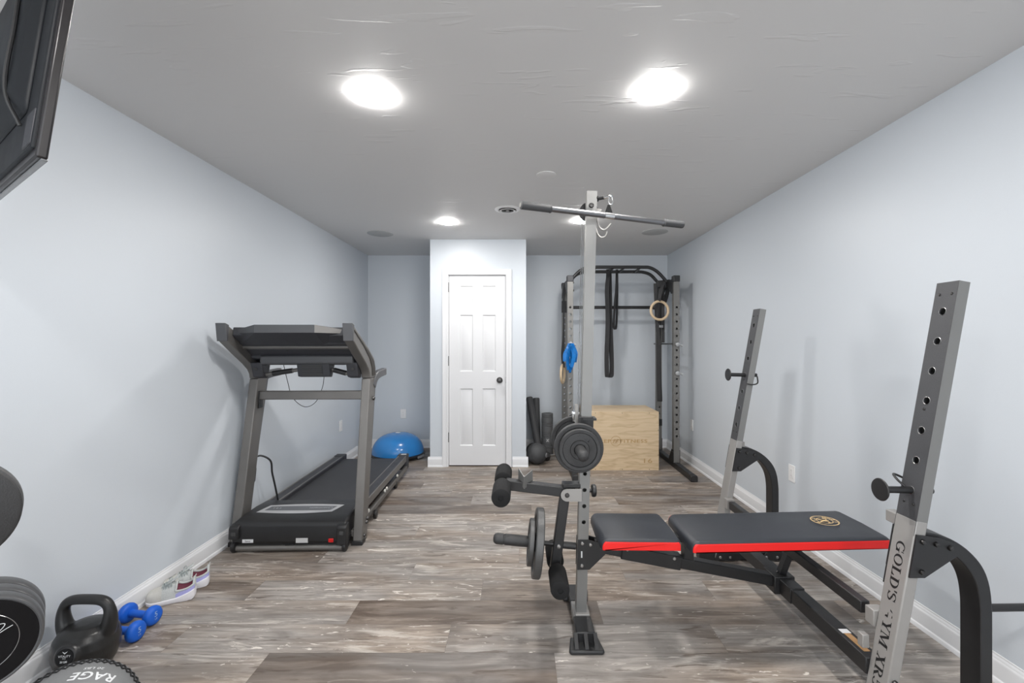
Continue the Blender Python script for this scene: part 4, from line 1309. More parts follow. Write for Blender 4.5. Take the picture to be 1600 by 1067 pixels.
# cradle plate on the upper arm
fold = ((0.022, 2.086, 0.650), (0.022, 2.086, 0.706))
for xo, zl, zh in ((-0.004, 0.676, 0.728), (0.062, 0.668, 0.722)):
    q = [V(*fold[0]), V(xo, 2.150, zl), V(xo, 2.150, zh), V(*fold[1])]
    e = (q[1] - q[0]).cross(V(0, 0, 1)).normalized() * 0.004
    G().prism(q, e).build('cradle_plate', SILVER, WB, smooth=0)


def foam(c, y0, y1, r=0.0415):
    x, z = c
    o = G().lathe([(0.011, 0.006), (0.012, 0.0), (r * 0.8, 0.0), (r * 0.95, 0.004), (r, 0.013), (r * 1.01, (y1 - y0) / 2), (r, y1 - y0 - 0.013), (r * 0.95, y1 - y0 - 0.004), (r * 0.8, y1 - y0), (0.012, y1 - y0), (0.011, y1 - y0 - 0.006)], (x, y0, z), (0, 1, 0), 28).build('foam_pad', FOAM, WB)
    return o


for (x, z) in ((-0.078, 0.664), (0.1765, 0.268)):
    foam((x, z), 1.915, 2.085)
    foam((x, z), 2.165, 2.335)
    G().tube([(x, 1.922, z), (x, 2.328, z)], 0.0118, 12).build('pad_rod', RUBBER, WB)
# adjusting knob on the right of the post
kc = PP(0.630, h)
kb = G().tube([kc, kc + V(0.018, 0, 0)], 0.009, 10).build('adjust_knob', POWDER, WB)
G().lathe([(0.0001, 0), (0.026, 0.001), (0.030, 0.005), (0.030, 0.016), (0.026, 0.021), (0.012, 0.024), (0.0001, 0.024)], kc + V(0.012, 0, 0), (1, 0, 0), 14).build('knob_head', BLKPLAST, kb, smooth=30)
# plate peg of the leg developer
pe0, pe1 = V(-0.123, 2.125, 0.404), V(0.272, 2.125, 0.366)
pd_ = (pe1 - pe0).normalized()
G().tube([pe0 + pd_ * 0.05, pe1 - pd_ * 0.005], 0.0115, 14).build('plate_peg', POWDER, WB)
G().tube([pe1 - pd_ * 0.075, pe1 - pd_ * 0.004], 0.0165, 14).build('bumper_sleeve', RUBBER, WB)
G().lathe([(0.0001, 0), (0.014, 0.002), (0.022, 0.009), (0.0255, 0.018), (0.0255, 0.048), (0.0235, 0.05), (0.0235, 0.055), (0.0255, 0.057), (0.0255, 0.20), (0.018, 0.205)], pe0, pd_, 24).build('peg_sleeve', IRON, WB)
G().bolt((0.186, 2.101, 0.375), (0, -1, 0), 0.011, 0.007).build('bolt', STEEL, WB)

# --- carriage and cable
ZC = 0.862
PGX = 0.266
G().beam(PP(0.80), PP(0.985), 0.066, 0.066, (0, 1, 0)).build('carriage', POWDER, WB, bevel=0.004)
G().box(PGX + 0.030, PGX + 0.095, 2.085, 2.15, 0.968, 0.978).build('carriage_flange', POWDER, WB, smooth=0)
G().tube([(PGX, 1.90, ZC), (PGX, 2.36, ZC)], 0.0125, 14).build('weight_peg', STEEL, WB)
G().lathe([(0.0001, 0), (0.012, 0.002), (0.020, 0.008), (0.0240, 0.018), (0.0240, 0.20), (0.018, 0.205)], (PGX, 1.835, ZC), (0, 1, 0), 24).build('peg_sleeve', IRON, WB)
G().lathe([(0.0001, 0), (0.012, 0.002), (0.020, 0.008), (0.0240, 0.018), (0.0240, 0.20), (0.018, 0.205)], (PGX, 2.415, ZC), (0, -1, 0), 24).build('peg_sleeve', IRON, WB)
G().box(0.268, 0.285, 2.14, 2.165, 0.90, 1.035).build('cable_bracket', SILVERL, WB, bevel=0.003)
G().box(0.255, 0.290, 2.145, 2.175, 0.985, 1.0).build('cable_clip', CHROME, WB, bevel=0.002)
G().tube([(0.262, 2.155, 0.995), (0.262, 2.155, 0.955), (0.285, 2.155, 0.94)], 0.006, 8).build('cable_clip', CHROME, WB)
for dx, z1 in ((-0.034, 0.99), (-0.026, 0.93)):
    G().tube([PP(1.945, dx, 0.055), PP(z1, dx, 0.035)], 0.0020, 6).build('cable', STEEL, WB)
# pulley at the top
pc_ = PP(1.962, -0.003, 0.044)
pw = G().lathe([(0.0001, -0.011), (0.012, -0.012), (0.046, -0.011), (0.047, -0.008), (0.040, 0.0), (0.047, 0.008), (0.046, 0.011), (0.012, 0.012), (0.0001, 0.011)], pc_, (0, 1, 0), 30).build('pulley', BLKPLAST, WB)
G().bolt(PP(1.974, -0.002, -h), (0, -1, 0), 0.012, 0.010).build('bolt', NICKEL, WB)
G().tube([PP(1.974, 0, h), PP(1.974, 0, 0.07)], 0.006, 10).build('pulley_axle', NICKEL, WB)
g = G()
g.tube([PP(2.006, -0.02, 0.044), PP(2.010, 0.02, 0.04), V(0.372, 2.11, 2.010), V(0.384, 2.10, 2.009)], 0.0028, 8)
g.build('cable', STEEL, WB)
cs_ = G().tube([V(0.366, 2.115, 2.010), V(0.398, 2.095, 2.009)], 0.0085, 12).build('cable_stop', RUBBER, WB)
G().lathe([(0.006, 0), (0.014, 0.003), (0.014, 0.012), (0.006, 0.015)], V(0.362, 2.118, 2.010), (0.8, -0.5, 0), 14).build('stop_washer', NICKEL, cs_)
G().tube([V(0.398, 2.095, 2.009), V(0.422, 2.078, 2.010)], 0.007, 12).build('swivel', CHROME, cs_)
G().lathe([(0.0001, -0.01), (0.010, -0.006), (0.0115, 0.0), (0.010, 0.006), (0.0001, 0.01)], V(0.424, 2.075, 2.010), (0, 0, 1), 16).build('swivel_eye', CHROME, cs_)
lk = [V(0.424 + 0.009 * math.cos(a), 2.072, 1.984 + (0.024 if math.sin(a) > 0 else -0.014) * abs(math.sin(a))) for a in [2 * PI * i / 20 for i in range(20)]]
G().tube(lk, 0.0035, 8, True).build('snap_link', CHROME, cs_)
# bar hooks on the right of the post
for k, (z0, dx, dy) in enumerate(((1.90, 0.0, -0.016), (1.872, -0.012, 0.018))):
    q = PP(z0, h + 0.002, dy)
    hk = catmull([q + V(0, 0, 0.02), q + V(0.004, 0, 0), q + V(0.012, -0.004, -0.026), q + V(0.028, -0.006, -0.040), q + V(0.046, -0.008, -0.034), q + V(0.066 + dx, -0.010, -0.012)], 6)
    G().tube(hk, 0.0044, 10).build('bar_hook', SILVERL, WB)
pq = PP(1.952, h)
G().prism([pq + V(0, -0.004, 0.016), pq + V(0.028, -0.004, 0.010), pq + V(0.010, -0.004, -0.020), pq + V(0, -0.004, -0.020)], (0, 0.008, 0)).build('cable_guard', SILVERL, WB, smooth=0)

# --- uprights
LEAN = 0.178
ax = V(LEAN, 0, 1).normalized()
fn = V(-ax.z, 0, ax.x)            # normal of the face turned to the bench


def UX(z):
    return 1.465 - LEAN * (1.538 - z)


UD, UWX = 0.080, 0.037


def upright(yf, hook_i, near):
    ym = yf + UD / 2
    nm = 'uprights'
    p0, p1 = V(UX(0.02), ym, 0.02), V(UX(1.538), ym, 1.538)
    zs_ = 0.738
    ps = V(UX(zs_), ym, zs_)
    # lower sleeve (light silver), slightly larger than the upper tube
    lo = G().beam(p0 - fn * (UWX / 2), ps - fn * (UWX / 2), UD + 0.002, UWX + 0.002).build('lower_upright', SILVERL, WB, bevel=0.004)
    # upper tube
    q0 = V(UX(zs_ - 0.05), ym, zs_ - 0.05)
    Lu = (p1 - q0).length
    hy = UD / 2
    g = G()
    yv = V(0, 1, 0)
    b = -fn * UWX
    for s in (-1, 1):
        g.add([q0 + yv * (s * hy), q0 + yv * (s * hy) + b, p1 + yv * (s * hy) + b, p1 + yv * (s * hy)], [(0, 1, 2, 3)])
    g.add([q0 - yv * hy + b, q0 + yv * hy + b, p1 + yv * hy + b, p1 - yv * hy + b], [(0, 1, 2, 3)])
    g.add([p1 - yv * hy, p1 + yv * hy, p1 + yv * hy + b, p1 - yv * hy + b], [(0, 1, 2, 3)])
    upt = g.build('upper_upright', SILVER, WB, smooth=0)
    hz_ = [1.437 - 0.1016 * i for i in range(7)]
    ts = [((z - q0.z) / ax.z) for z in hz_][::-1]
    pl = G().perf(q0 + fn * 0.0005, ax, yv, Lu, UD, ts, 0.0125, -fn * 0.005).build('hole_plate', HOLEPLATE, upt, smooth=0, recalc=False)
    for t in ts:
        c_ = q0 + ax * t + fn * 0.0008
        G().tube([c_ + (ax * math.cos(a) + yv * math.sin(a)) * 0.0130 for a in [2 * PI * i / 24 for i in range(24)]], 0.0009, 6, True).build('hole_rim', STEEL, pl)
    for z, dy in ((1.496, -0.022), (1.496, 0.022), (1.103, 0.004), (0.785, 0.018), (0.785, -0.018)):
        G().bolt(V(UX(z), ym + dy, z) + fn * 0.0005, fn, 0.0045, 0.003).build('rivet', NICKEL, pl)
    # bar rest pin
    z = hz_[hook_i]
    c_ = V(UX(z), ym, z)
    e = V(-1, 0, 0.02).normalized()
    pin = G().tube([c_ - e * 0.07, c_ + e * 0.102], 0.0115, 14).build('rest_pin', POWDER, WB)
    G().lathe([(0.0115, 0), (0.036, 0.002), (0.038, 0.005), (0.036, 0.008), (0.0001, 0.009)], c_ + e * 0.100, e, 28).build('pin_disc', POWDER, pin)
    if near:
        w_ = [c_ + V(-0.02, 0.0, 0.012), c_ + V(-0.03, 0.02, 0.03), c_ + V(-0.022, 0.045, 0.042), c_ + V(0.01, 0.052, 0.03), c_ + V(0.05, 0.05, 0.01)]
    else:
        w_ = [c_ + V(-0.005, -0.02, -0.05), c_ + V(-0.004, -0.046, -0.052), c_ + V(0.02, -0.05, -0.055), c_ + V(0.05, -0.05, -0.045), c_ + V(0.05, -0.046, -0.005)]
    G().tube(catmull(w_, 5), 0.004, 8).build('pin_clip', POWDER, pin)
    # stub tab toward the other upright, at the sleeve's top
    sy = 1 if near else -1
    tb = V(UX(0.715) + 0.018, ym + sy * (UD / 2), 0.715)
    yy = sorted((ym + sy * UD / 2, ym + sy * (UD / 2 + (0.035 if near else -0.0))))
    if near:
        G().box(UX(0.715) + 0.002, UX(0.715) + 0.036, yy[0], yy[1] + 0.01, 0.692, 0.732).build('stub', SILVERL, WB, bevel=0.003)
        G().beam(V(UX(0.655) + 0.006, ym + UD / 2 + 0.003, 0.655), V(UX(0.49) + 0.006, ym + UD / 2 + 0.003, 0.49), 0.004, 0.012).build('edge_strip', POWDER, WB, smooth=0)
    else:
        G().beam(V(UX(0.70) + 0.03, ym - 0.012, 0.70), V(UX(0.70) + 0.062, ym - 0.012, 0.70), 0.03, 0.05).build('stub', SILVERL, WB, bevel=0.003)
    # triangular plate and curved rear leg
    yfp = yf - 0.008 if True else yf
    X0 = UX(0.68)
    for y in (yf - 0.0085, yf + UD + 0.0035):
        tp = G().prism([V(X0 + 0.004, y, 0.694), V(1.400, y, 0.683), V(1.450, y, 0.662), V(1.474, y, 0.640), V(X0 + 0.030, y, 0.552), V(UX(0.552) + 0.002, y, 0.552)], (0, 0.005, 0)).build('gusset_plate', POWDER, WB, smooth=0)
        if y < yf:
            for xx, zz in ((X0 + 0.022, 0.672), (X0 + 0.066, 0.664), (X0 + 0.112, 0.652), (X0 + 0.018, 0.573)):
                bo_ = G().bolt((xx, y, zz), (0, -1, 0), 0.0085, 0.010).build('bolt', NICKEL, tp)
    outer = [(1.340, 0.700), (1.400, 0.690), (1.455, 0.668), (1.505, 0.632), (1.545, 0.585), (1.568, 0.53), (1.578, 0.46), (1.580, 0.38), (1.580, 0.05)]
    inner = [(1.540, 0.05), (1.540, 0.38), (1.538, 0.455), (1.528, 0.515), (1.508, 0.56), (1.474, 0.602), (1.432, 0.634), (1.386, 0.652), (1.340, 0.660)]
    o2 = catmull([V(x, 0, z) for x, z in outer], 4)
    i2 = catmull([V(x, 0, z) for x, z in inner], 4)
    G().prism([V(p.x, yf + 0.004, p.z) for p in o2 + i2], (0, UD - 0.008, 0)).build('curved_leg', POWDER, WB, smooth=30, bevel=0.003)
    # foot rail and gussets
    G().box(1.10, 1.70, yf + 0.012, yf + UD - 0.012, 0.002, 0.052).build('foot_rail', POWDER, WB, bevel=0.005)
    for xa, xb, xt in ((1.19, 1.31, 1.245), (1.47, 1.595, 1.575)):
        G().prism([V(xa, yf - 0.004, 0.01), V(xb, yf - 0.004, 0.01), V(xb if xt > 1.5 else xt + 0.03, yf - 0.004, 0.15), V(xt - 0.02, yf - 0.004, 0.15)], (0, 0.005, 0)).build('foot_gusset', POWDER, WB, smooth=0)
        for xx, zz in ((xa + 0.03, 0.03), (xb - 0.03, 0.03), (xt - 0.006, 0.09)):
            G().bolt((xx, yf - 0.004, zz), (0, -1, 0), 0.0085, 0.006).build('bolt', STEEL, WB)
    # plate storage peg on the rear leg
    if near:
        G().tube([(1.575, ym, 0.425), (1.80, ym, 0.428)], 0.0125, 14).build('storage_peg', POWDER, WB)
    G().bolt(V(UX(0.20) + 0.02, yf - 0.0035, 0.20), (0, -1, 0), 0.010, 0.012).build('bolt', NICKEL, WB)
    return lo


lo_near = upright(1.49, 6, True)
upright(2.72, 3, False)
# cross braces between the uprights
G().box(1.215, 1.272, 1.57, 2.72, 0.168, 0.228).build('cross_beam', POWDER, WB, bevel=0.004)
G().box(1.211, 1.276, 2.0, 2.26, 0.164, 0.232).build('cross_beam_sleeve', POWDER, WB, bevel=0.003)
G().box(1.250, 1.285, 1.64, 2.67, 0.340, 0.385).build('upper_brace', POWDER, WB, bevel=0.004)
for ya, yb in ((1.572, 1.612), (2.68, 2.722)):
    G().box(1.244, 1.291, ya, yb, 0.334, 0.391).build('brace_socket', SILVERL, WB, bevel=0.003)
G().box(1.206, 1.230, 1.572, 1.598, 0.258, 0.305).build('stub', SILVERL, WB, bevel=0.003)
G().box(1.232, 1.256, 1.60, 1.70, 0.2282, 0.2288).build('warning_sticker', ORANGE, WB, smooth=0)
G().box(1.228, 1.262, 1.70, 1.725, 0.2282, 0.2288).build('warning_sticker', PRINTW, WB, smooth=0)


# vertical lettering on the near upright, slab serif
def glyph(ch):
    """-> (list of 2d polygons, advance); cap height 1"""
    R, A_, P_ = rect2d, arc2d, poly2d
    if ch == 'G':
        return [A_(.42, .5, .42, .5, 48, 325, .17, .07), R(.62, .06, .80, .44), R(.48, .40, .90, .46), R(.72, .70, .78, .98), P_((.60, .90), (.72, .80), (.72, .70), (.70, .82))], .98
    if ch == 'g':      # worn-off G: only scraps are left
        return [P_((.08, .60), (.22, .66), (.30, .92), (.20, .86)), R(.42, .40, .80, .47), P_((.62, .40), (.80, .40), (.80, .12), (.66, .2)), P_((.44, .93), (.60, .98), (.70, .90), (.50, .90))], 1.0
    if ch == 'O':
        return [A_(.44, .5, .44, .5, 0, 360, .18, .06, 24)], .95
    if ch == 'L':
        return [R(.10, 0, .30, 1), R(0, .94, .42, 1), R(0, 0, .74, .06), P_((.46, .06), (.74, .06), (.74, .34), (.69, .34), (.62, .16))], .80
    if ch == 'D':
        return [R(.10, 0, .30, 1), R(0, .94, .36, 1), R(0, 0, .36, .06), A_(.34, .5, .52, .5, -90, 90, .19, .06)], .93
    if ch == "'":
        return [P_((.02, 1.0), (.18, 1.0), (.13, .66), (.06, .66))], .24
    if ch == 'S':
        return [A_(.34, .745, .32, .255, 20, 235, .15, .06), A_(.34, .265, .34, .265, 55, -160, .15, .06), P_((.16, .56), (.28, .66), (.58, .44), (.46, .36)), R(.58, .70, .63, .98), R(.03, .02, .08, .30)], .76
    if ch == 'Y':
        return [P_((.05, 1), (.27, 1), (.54, .46), (.36, .46)), P_((.70, 1), (.78, 1), (.54, .46), (.44, .46)), R(.35, 0, .55, .50), R(-.02, .94, .36, 1), R(.58, .94, .90, 1), R(.24, 0, .66, .06)], .92
    if ch == 'M':
        return [R(.08, 0, .15, 1), R(.86, 0, 1.06, 1), P_((.08, 1), (.30, 1), (.60, .20), (.50, .0)), P_((.86, 1), (.94, 1), (.58, .0), (.50, .0)), R(0, .94, .28, 1), R(.86, .94, 1.16, 1), R(0, 0, .26, .06), R(.76, 0, 1.16, .06)], 1.24
    if ch == 'X':
        return [P_((.06, 1), (.30, 1), (.80, 0), (.56, 0)), P_((.66, 1), (.76, 1), (.20, 0), (.10, 0)), R(-.02, .94, .38, 1), R(.54, .94, .88, 1), R(-.02, 0, .32, .06), R(.48, 0, .90, .06)], .92
    if ch == 'R':
        return [R(.10, 0, .30, 1), R(0, .94, .36, 1), R(0, 0, .42, .06), A_(.34, .73, .40, .27, -90, 90, .18, .06), P_((.32, .50), (.52, .50), (.86, 0), (.62, 0)), R(.60, 0, .94, .06)], .95
    if ch == '5':
        return [R(.14, .88, .66, 1), R(.12, .50, .19, .96), A_(.32, .31, .36, .31, 120, -160, .18, .06)], .74
    return [], .42


g = G()
zc_top, hgt = 0.652, 0.0345
sp = 0.98
zz = 0.0
tot = 0.0
line = "GOLD'S gYM XR5"
wid = sum(glyph(c)[1] for c in line)
scl = (0.652 - 0.152) / ax.z / wid
o0 = V(UX(zc_top), 1.53, zc_top) + fn * 0.0016
uv, vv_ = -ax, V(0, -1, 0)
for ch in line:
    ps_, adv = glyph(ch)
    for d_ in ps_:
        put2d(g, ([((tot + x) * scl, (y - 0.5) * hgt) for x, y in d_[0]], d_[1]), o0, uv, vv_)
    tot += adv
lt = g.build('lettering', mat('black_print', (0.010, 0.010, 0.011), 0.5), lo_near, smooth=0, recalc=False)
lo_near['label'] = 'light silver lower upright with black vertical lettering'


# ---------------------------------------------------------------- weight plates
def plate_prof(R, t, hub=0.032, bore=0.0265):
    """cast plate: raised rim, sunken web, raised hub; symmetrical about h=0"""
    hb = t / 2
    half = [(bore, hb), (hub, hb), (hub + 0.004, hb * 0.55), (R * 0.80, hb * 0.45), (R * 0.835, hb * 0.95), (R * 0.97, hb), (R, hb * 0.75)]
    return [(r, -h_) for r, h_ in half] + [(r, h_) for r, h_ in half[::-1]] + [(bore, -hb)]


def plate(c, axis, R, t, m, label, group, letters=None, hub=0.040):
    o = thing('weight_plate', c, label, 'weight plate', group)
    G().lathe(plate_prof(R, t, hub), c, axis, 48).build('disc', m, o, smooth=30)
    n, u, v = frame(axis)
    if letters:
        g = G()
        face = Vector(c) + n * (t / 2 * 0.55 + 0.0010)
        up = (V(0, 0, 1) - n * n.z).normalized()
        rt = up.cross(n)
        k = len(letters)
        for i, ch in enumerate(letters):
            a = PI / 2 - (i - 0) * 2 * PI / k
            dt = text2d(ch, R * 0.24, 0.0004)
            rad = V(math.cos(a), math.sin(a), 0)
            tn = V(math.sin(a), -math.cos(a), 0)
            b = rad * (R * 0.53)
            put2d(g, ([(b.x + tn.x * x + rad.x * y, b.y + tn.y * x + rad.y * y) for x, y in dt[0]], dt[1]), face, rt, up)
        g.build('raised_lettering', m, o, smooth=0, recalc=False)
    return o


PG = 'iron plates on the bench machine'
plate((PGX, 1.998, ZC), (0, -1, 0), 0.1095, 0.026, IRON, 'larger iron plate behind the small front plate on the cable post carriage', PG)
plate((PGX, 1.963, ZC), (0, -1, 0), 0.0915, 0.024, IRON, 'smaller round iron plate at the front of the carriage peg of the cable post', PG, "STANDARD · BARBELL · 5 LB · ")
plate((PGX, 2.188, ZC), (0, -1, 0), 0.1095, 0.026, IRON, 'round iron plate on the carriage peg at the rear side of the cable post', PG)
plate(pe0 + pd_ * 0.213, -pd_, 0.157, 0.036, IRONL, 'larger iron plate standing upright on the low horizontal leg peg', PG)
plate(pe0 + pd_ * 0.180, -pd_, 0.106, 0.024, IRONL, 'smaller iron plate beside the larger one on the low horizontal leg peg', PG, hub=0.03)

# ---------------------------------------------------------------- lat bar
e0, e1 = V(0.005, 1.90, 1.914), V(0.812, 2.22, 1.914)
lb = thing('lat_bar', e0.lerp(e1, 0.5), 'straight steel lat pulldown bar with black grips hanging high at the cable post', 'lat bar')
G().tube([e0.lerp(e1, 0.01), e0.lerp(e1, 0.99)], 0.0135, 18).build('shaft', mat('satin_steel', (0.26, 0.26, 0.27), 0.34, 1.0, var=0.05), lb)
for a, b in ((0.0, 0.165), (1.0, 0.865)):
    p, q = e0.lerp(e1, a), e0.lerp(e1, b)
    gr = G().lathe([(0.0001, 0), (0.011, 0.0), (0.0165, 0.003), (0.0172, 0.008), (0.0172, (q - p).length - 0.006), (0.0185, (q - p).length - 0.005), (0.0185, (q - p).length), (0.0136, (q - p).length + 0.001)], p, q - p, 20).build('hand_grip', RUBBERG, lb)
    G().lathe([(0.0001, -0.0012), (0.010, -0.001), (0.010, 0.0)], p, q - p, 16).build('end_cap', SILVERL, gr)
m_ = e0.lerp(e1, 0.505)
bd = (e1 - e0).normalized()
G().prism([m_ - bd * 0.022 + V(0, 0.004, 0.010), m_ + bd * 0.022 + V(0, 0.004, 0.010), m_ + bd * 0.006 + V(0, 0.004, 0.050), m_ - bd * 0.006 + V(0, 0.004, 0.050)], (0, -0.008, 0)).build('eye_plate', NICKEL, lb, smooth=0)
G().tube([m_ + bd * t_ for t_ in (-0.024, 0.024)], 0.0155, 16).build('eye_collar', CHROME, lb)

# ---------------------------------------------------------------- kettlebell
kc = V(-1.765, 1.83, 0)
KB = thing('kettlebell', kc, 'black vinyl kettlebell with a round front label on the floor by the left baseboard', 'kettlebell')
pr = [(0.0001, 0.0), (0.062, 0.0), (0.074, 0.006), (0.094, 0.035), (0.106, 0.075), (0.109, 0.11), (0.102, 0.145), (0.086, 0.170), (0.060, 0.186), (0.03, 0.192), (0.0001, 0.193)]
g = G()
g.lathe(pr, kc, seg=40)
hp = catmull([kc + V(*p) for p in ((-0.055, 0, 0.13), (-0.085, 0, 0.165), (-0.096, 0, 0.215), (-0.088, 0, 0.258), (-0.060, 0, 0.279), (0, 0, 0.283), (0.060, 0, 0.279), (0.088, 0, 0.258), (0.096, 0, 0.215), (0.085, 0, 0.165), (0.055, 0, 0.13))], 5)
rr_ = [0.036 - 0.0165 * min(1, max(0, (p.z - 0.13) / 0.12)) for p in hp]
g.tube(hp, rr_, 16)
g.lathe([(0.0001, -0.03), (0.046, -0.03), (0.041, 0.008), (0.038, 0.0115), (0.0001, 0.012)], kc + V(0.018, -0.098, 0.118), (0.12, -0.97, 0.2), 28)
kbd = g.build('body', mat('kettlebell_vinyl', (0.018, 0.0175, 0.0175), 0.33, bump=0.12, bscale=300, var=0.15), KB, smooth=60)
rm = kbd.modifiers.new('remesh', 'REMESH'); rm.mode = 'VOXEL'; rm.voxel_size = 0.0035; rm.use_smooth_shade = True
sm = kbd.modifiers.new('smooth', 'SMOOTH'); sm.factor = 0.6; sm.iterations = 9
kn = V(0.12, -0.97, 0.2).normalized()
ku = V(0, 0, 1).cross(kn).normalized()
kv = kn.cross(ku)
lc = kc + V(0.018, -0.098, 0.118) + kn * 0.0122
ld = G().lathe([(0.031, -0.008), (0.031, 0.0012), (0.0001, 0.0014)], lc, kn, 30).build('label_disc', BLKGLOSS, KB)
g = G()
f_ = lc + kn * 0.0020
put2d(g, text2d('VITALITY', 0.0105, 0.0001), f_ + kv * 0.002, ku, kv)
put2d(g, text2d('PRO', 0.006, 0.0), f_ - kv * 0.0045, ku, kv)
put2d(g, text2d('20 LBS', 0.009, 0.0003), f_ - kv * 0.017, ku, kv)
put2d(g, poly2d((-0.010, 0.022), (-0.003, 0.0195), (0, 0.0165), (0.003, 0.0195), (0.010, 0.022), (0, 0.0125)), f_, ku, kv)
g.build('lettering', PRINTW, ld, smooth=0, recalc=False)

# ---------------------------------------------------------------- blue dumbbells
def dumbbell(c, yaw, label):
    c = Vector(c)
    a = V(math.cos(yaw), math.sin(yaw), 0)
    t = thing('dumbbell', (c.x, c.y, 0), label, 'dumbbell', 'blue neoprene dumbbells')
    G().tube([c - a * 0.06, c + a * 0.06], 0.0165, 18).build('handle', BLUEN, t)
    for s in (-1, 1):
        hd_ = G().lathe([(0.0165, 0.050), (0.032, 0.052), (0.041, 0.057), (0.0435, 0.066), (0.0425, 0.076), (0.037, 0.085), (0.028, 0.0885), (0.0001, 0.089)], c, a * s, 8 * 4).build('head', BLUEN, t, smooth=60)
        g = G()
        n = a * s
        u = V(0, 0, 1).cross(n).normalized()
        put2d(g, text2d('5', 0.034, 0.0003), c + n * 0.0895 - V(0, 0, 0.002), u, V(0, 0, 1))
        put2d(g, text2d('LB', 0.012, 0.0), c + n * 0.0895 - V(0, 0, 0.016), u, V(0, 0, 1))
        g.build('lettering', mat('pale_blue_print', (0.30, 0.44, 0.72), 0.5), hd_, smooth=0, recalc=False)
    return t


dumbbell((-1.798, 2.125, 0.0435), -0.16, 'blue neoprene dumbbell lying next to the running shoes')
dumbbell((-1.779, 2.005, 0.0435), -0.10, 'blue neoprene dumbbell lying next to the kettlebell, partly hidden by it')


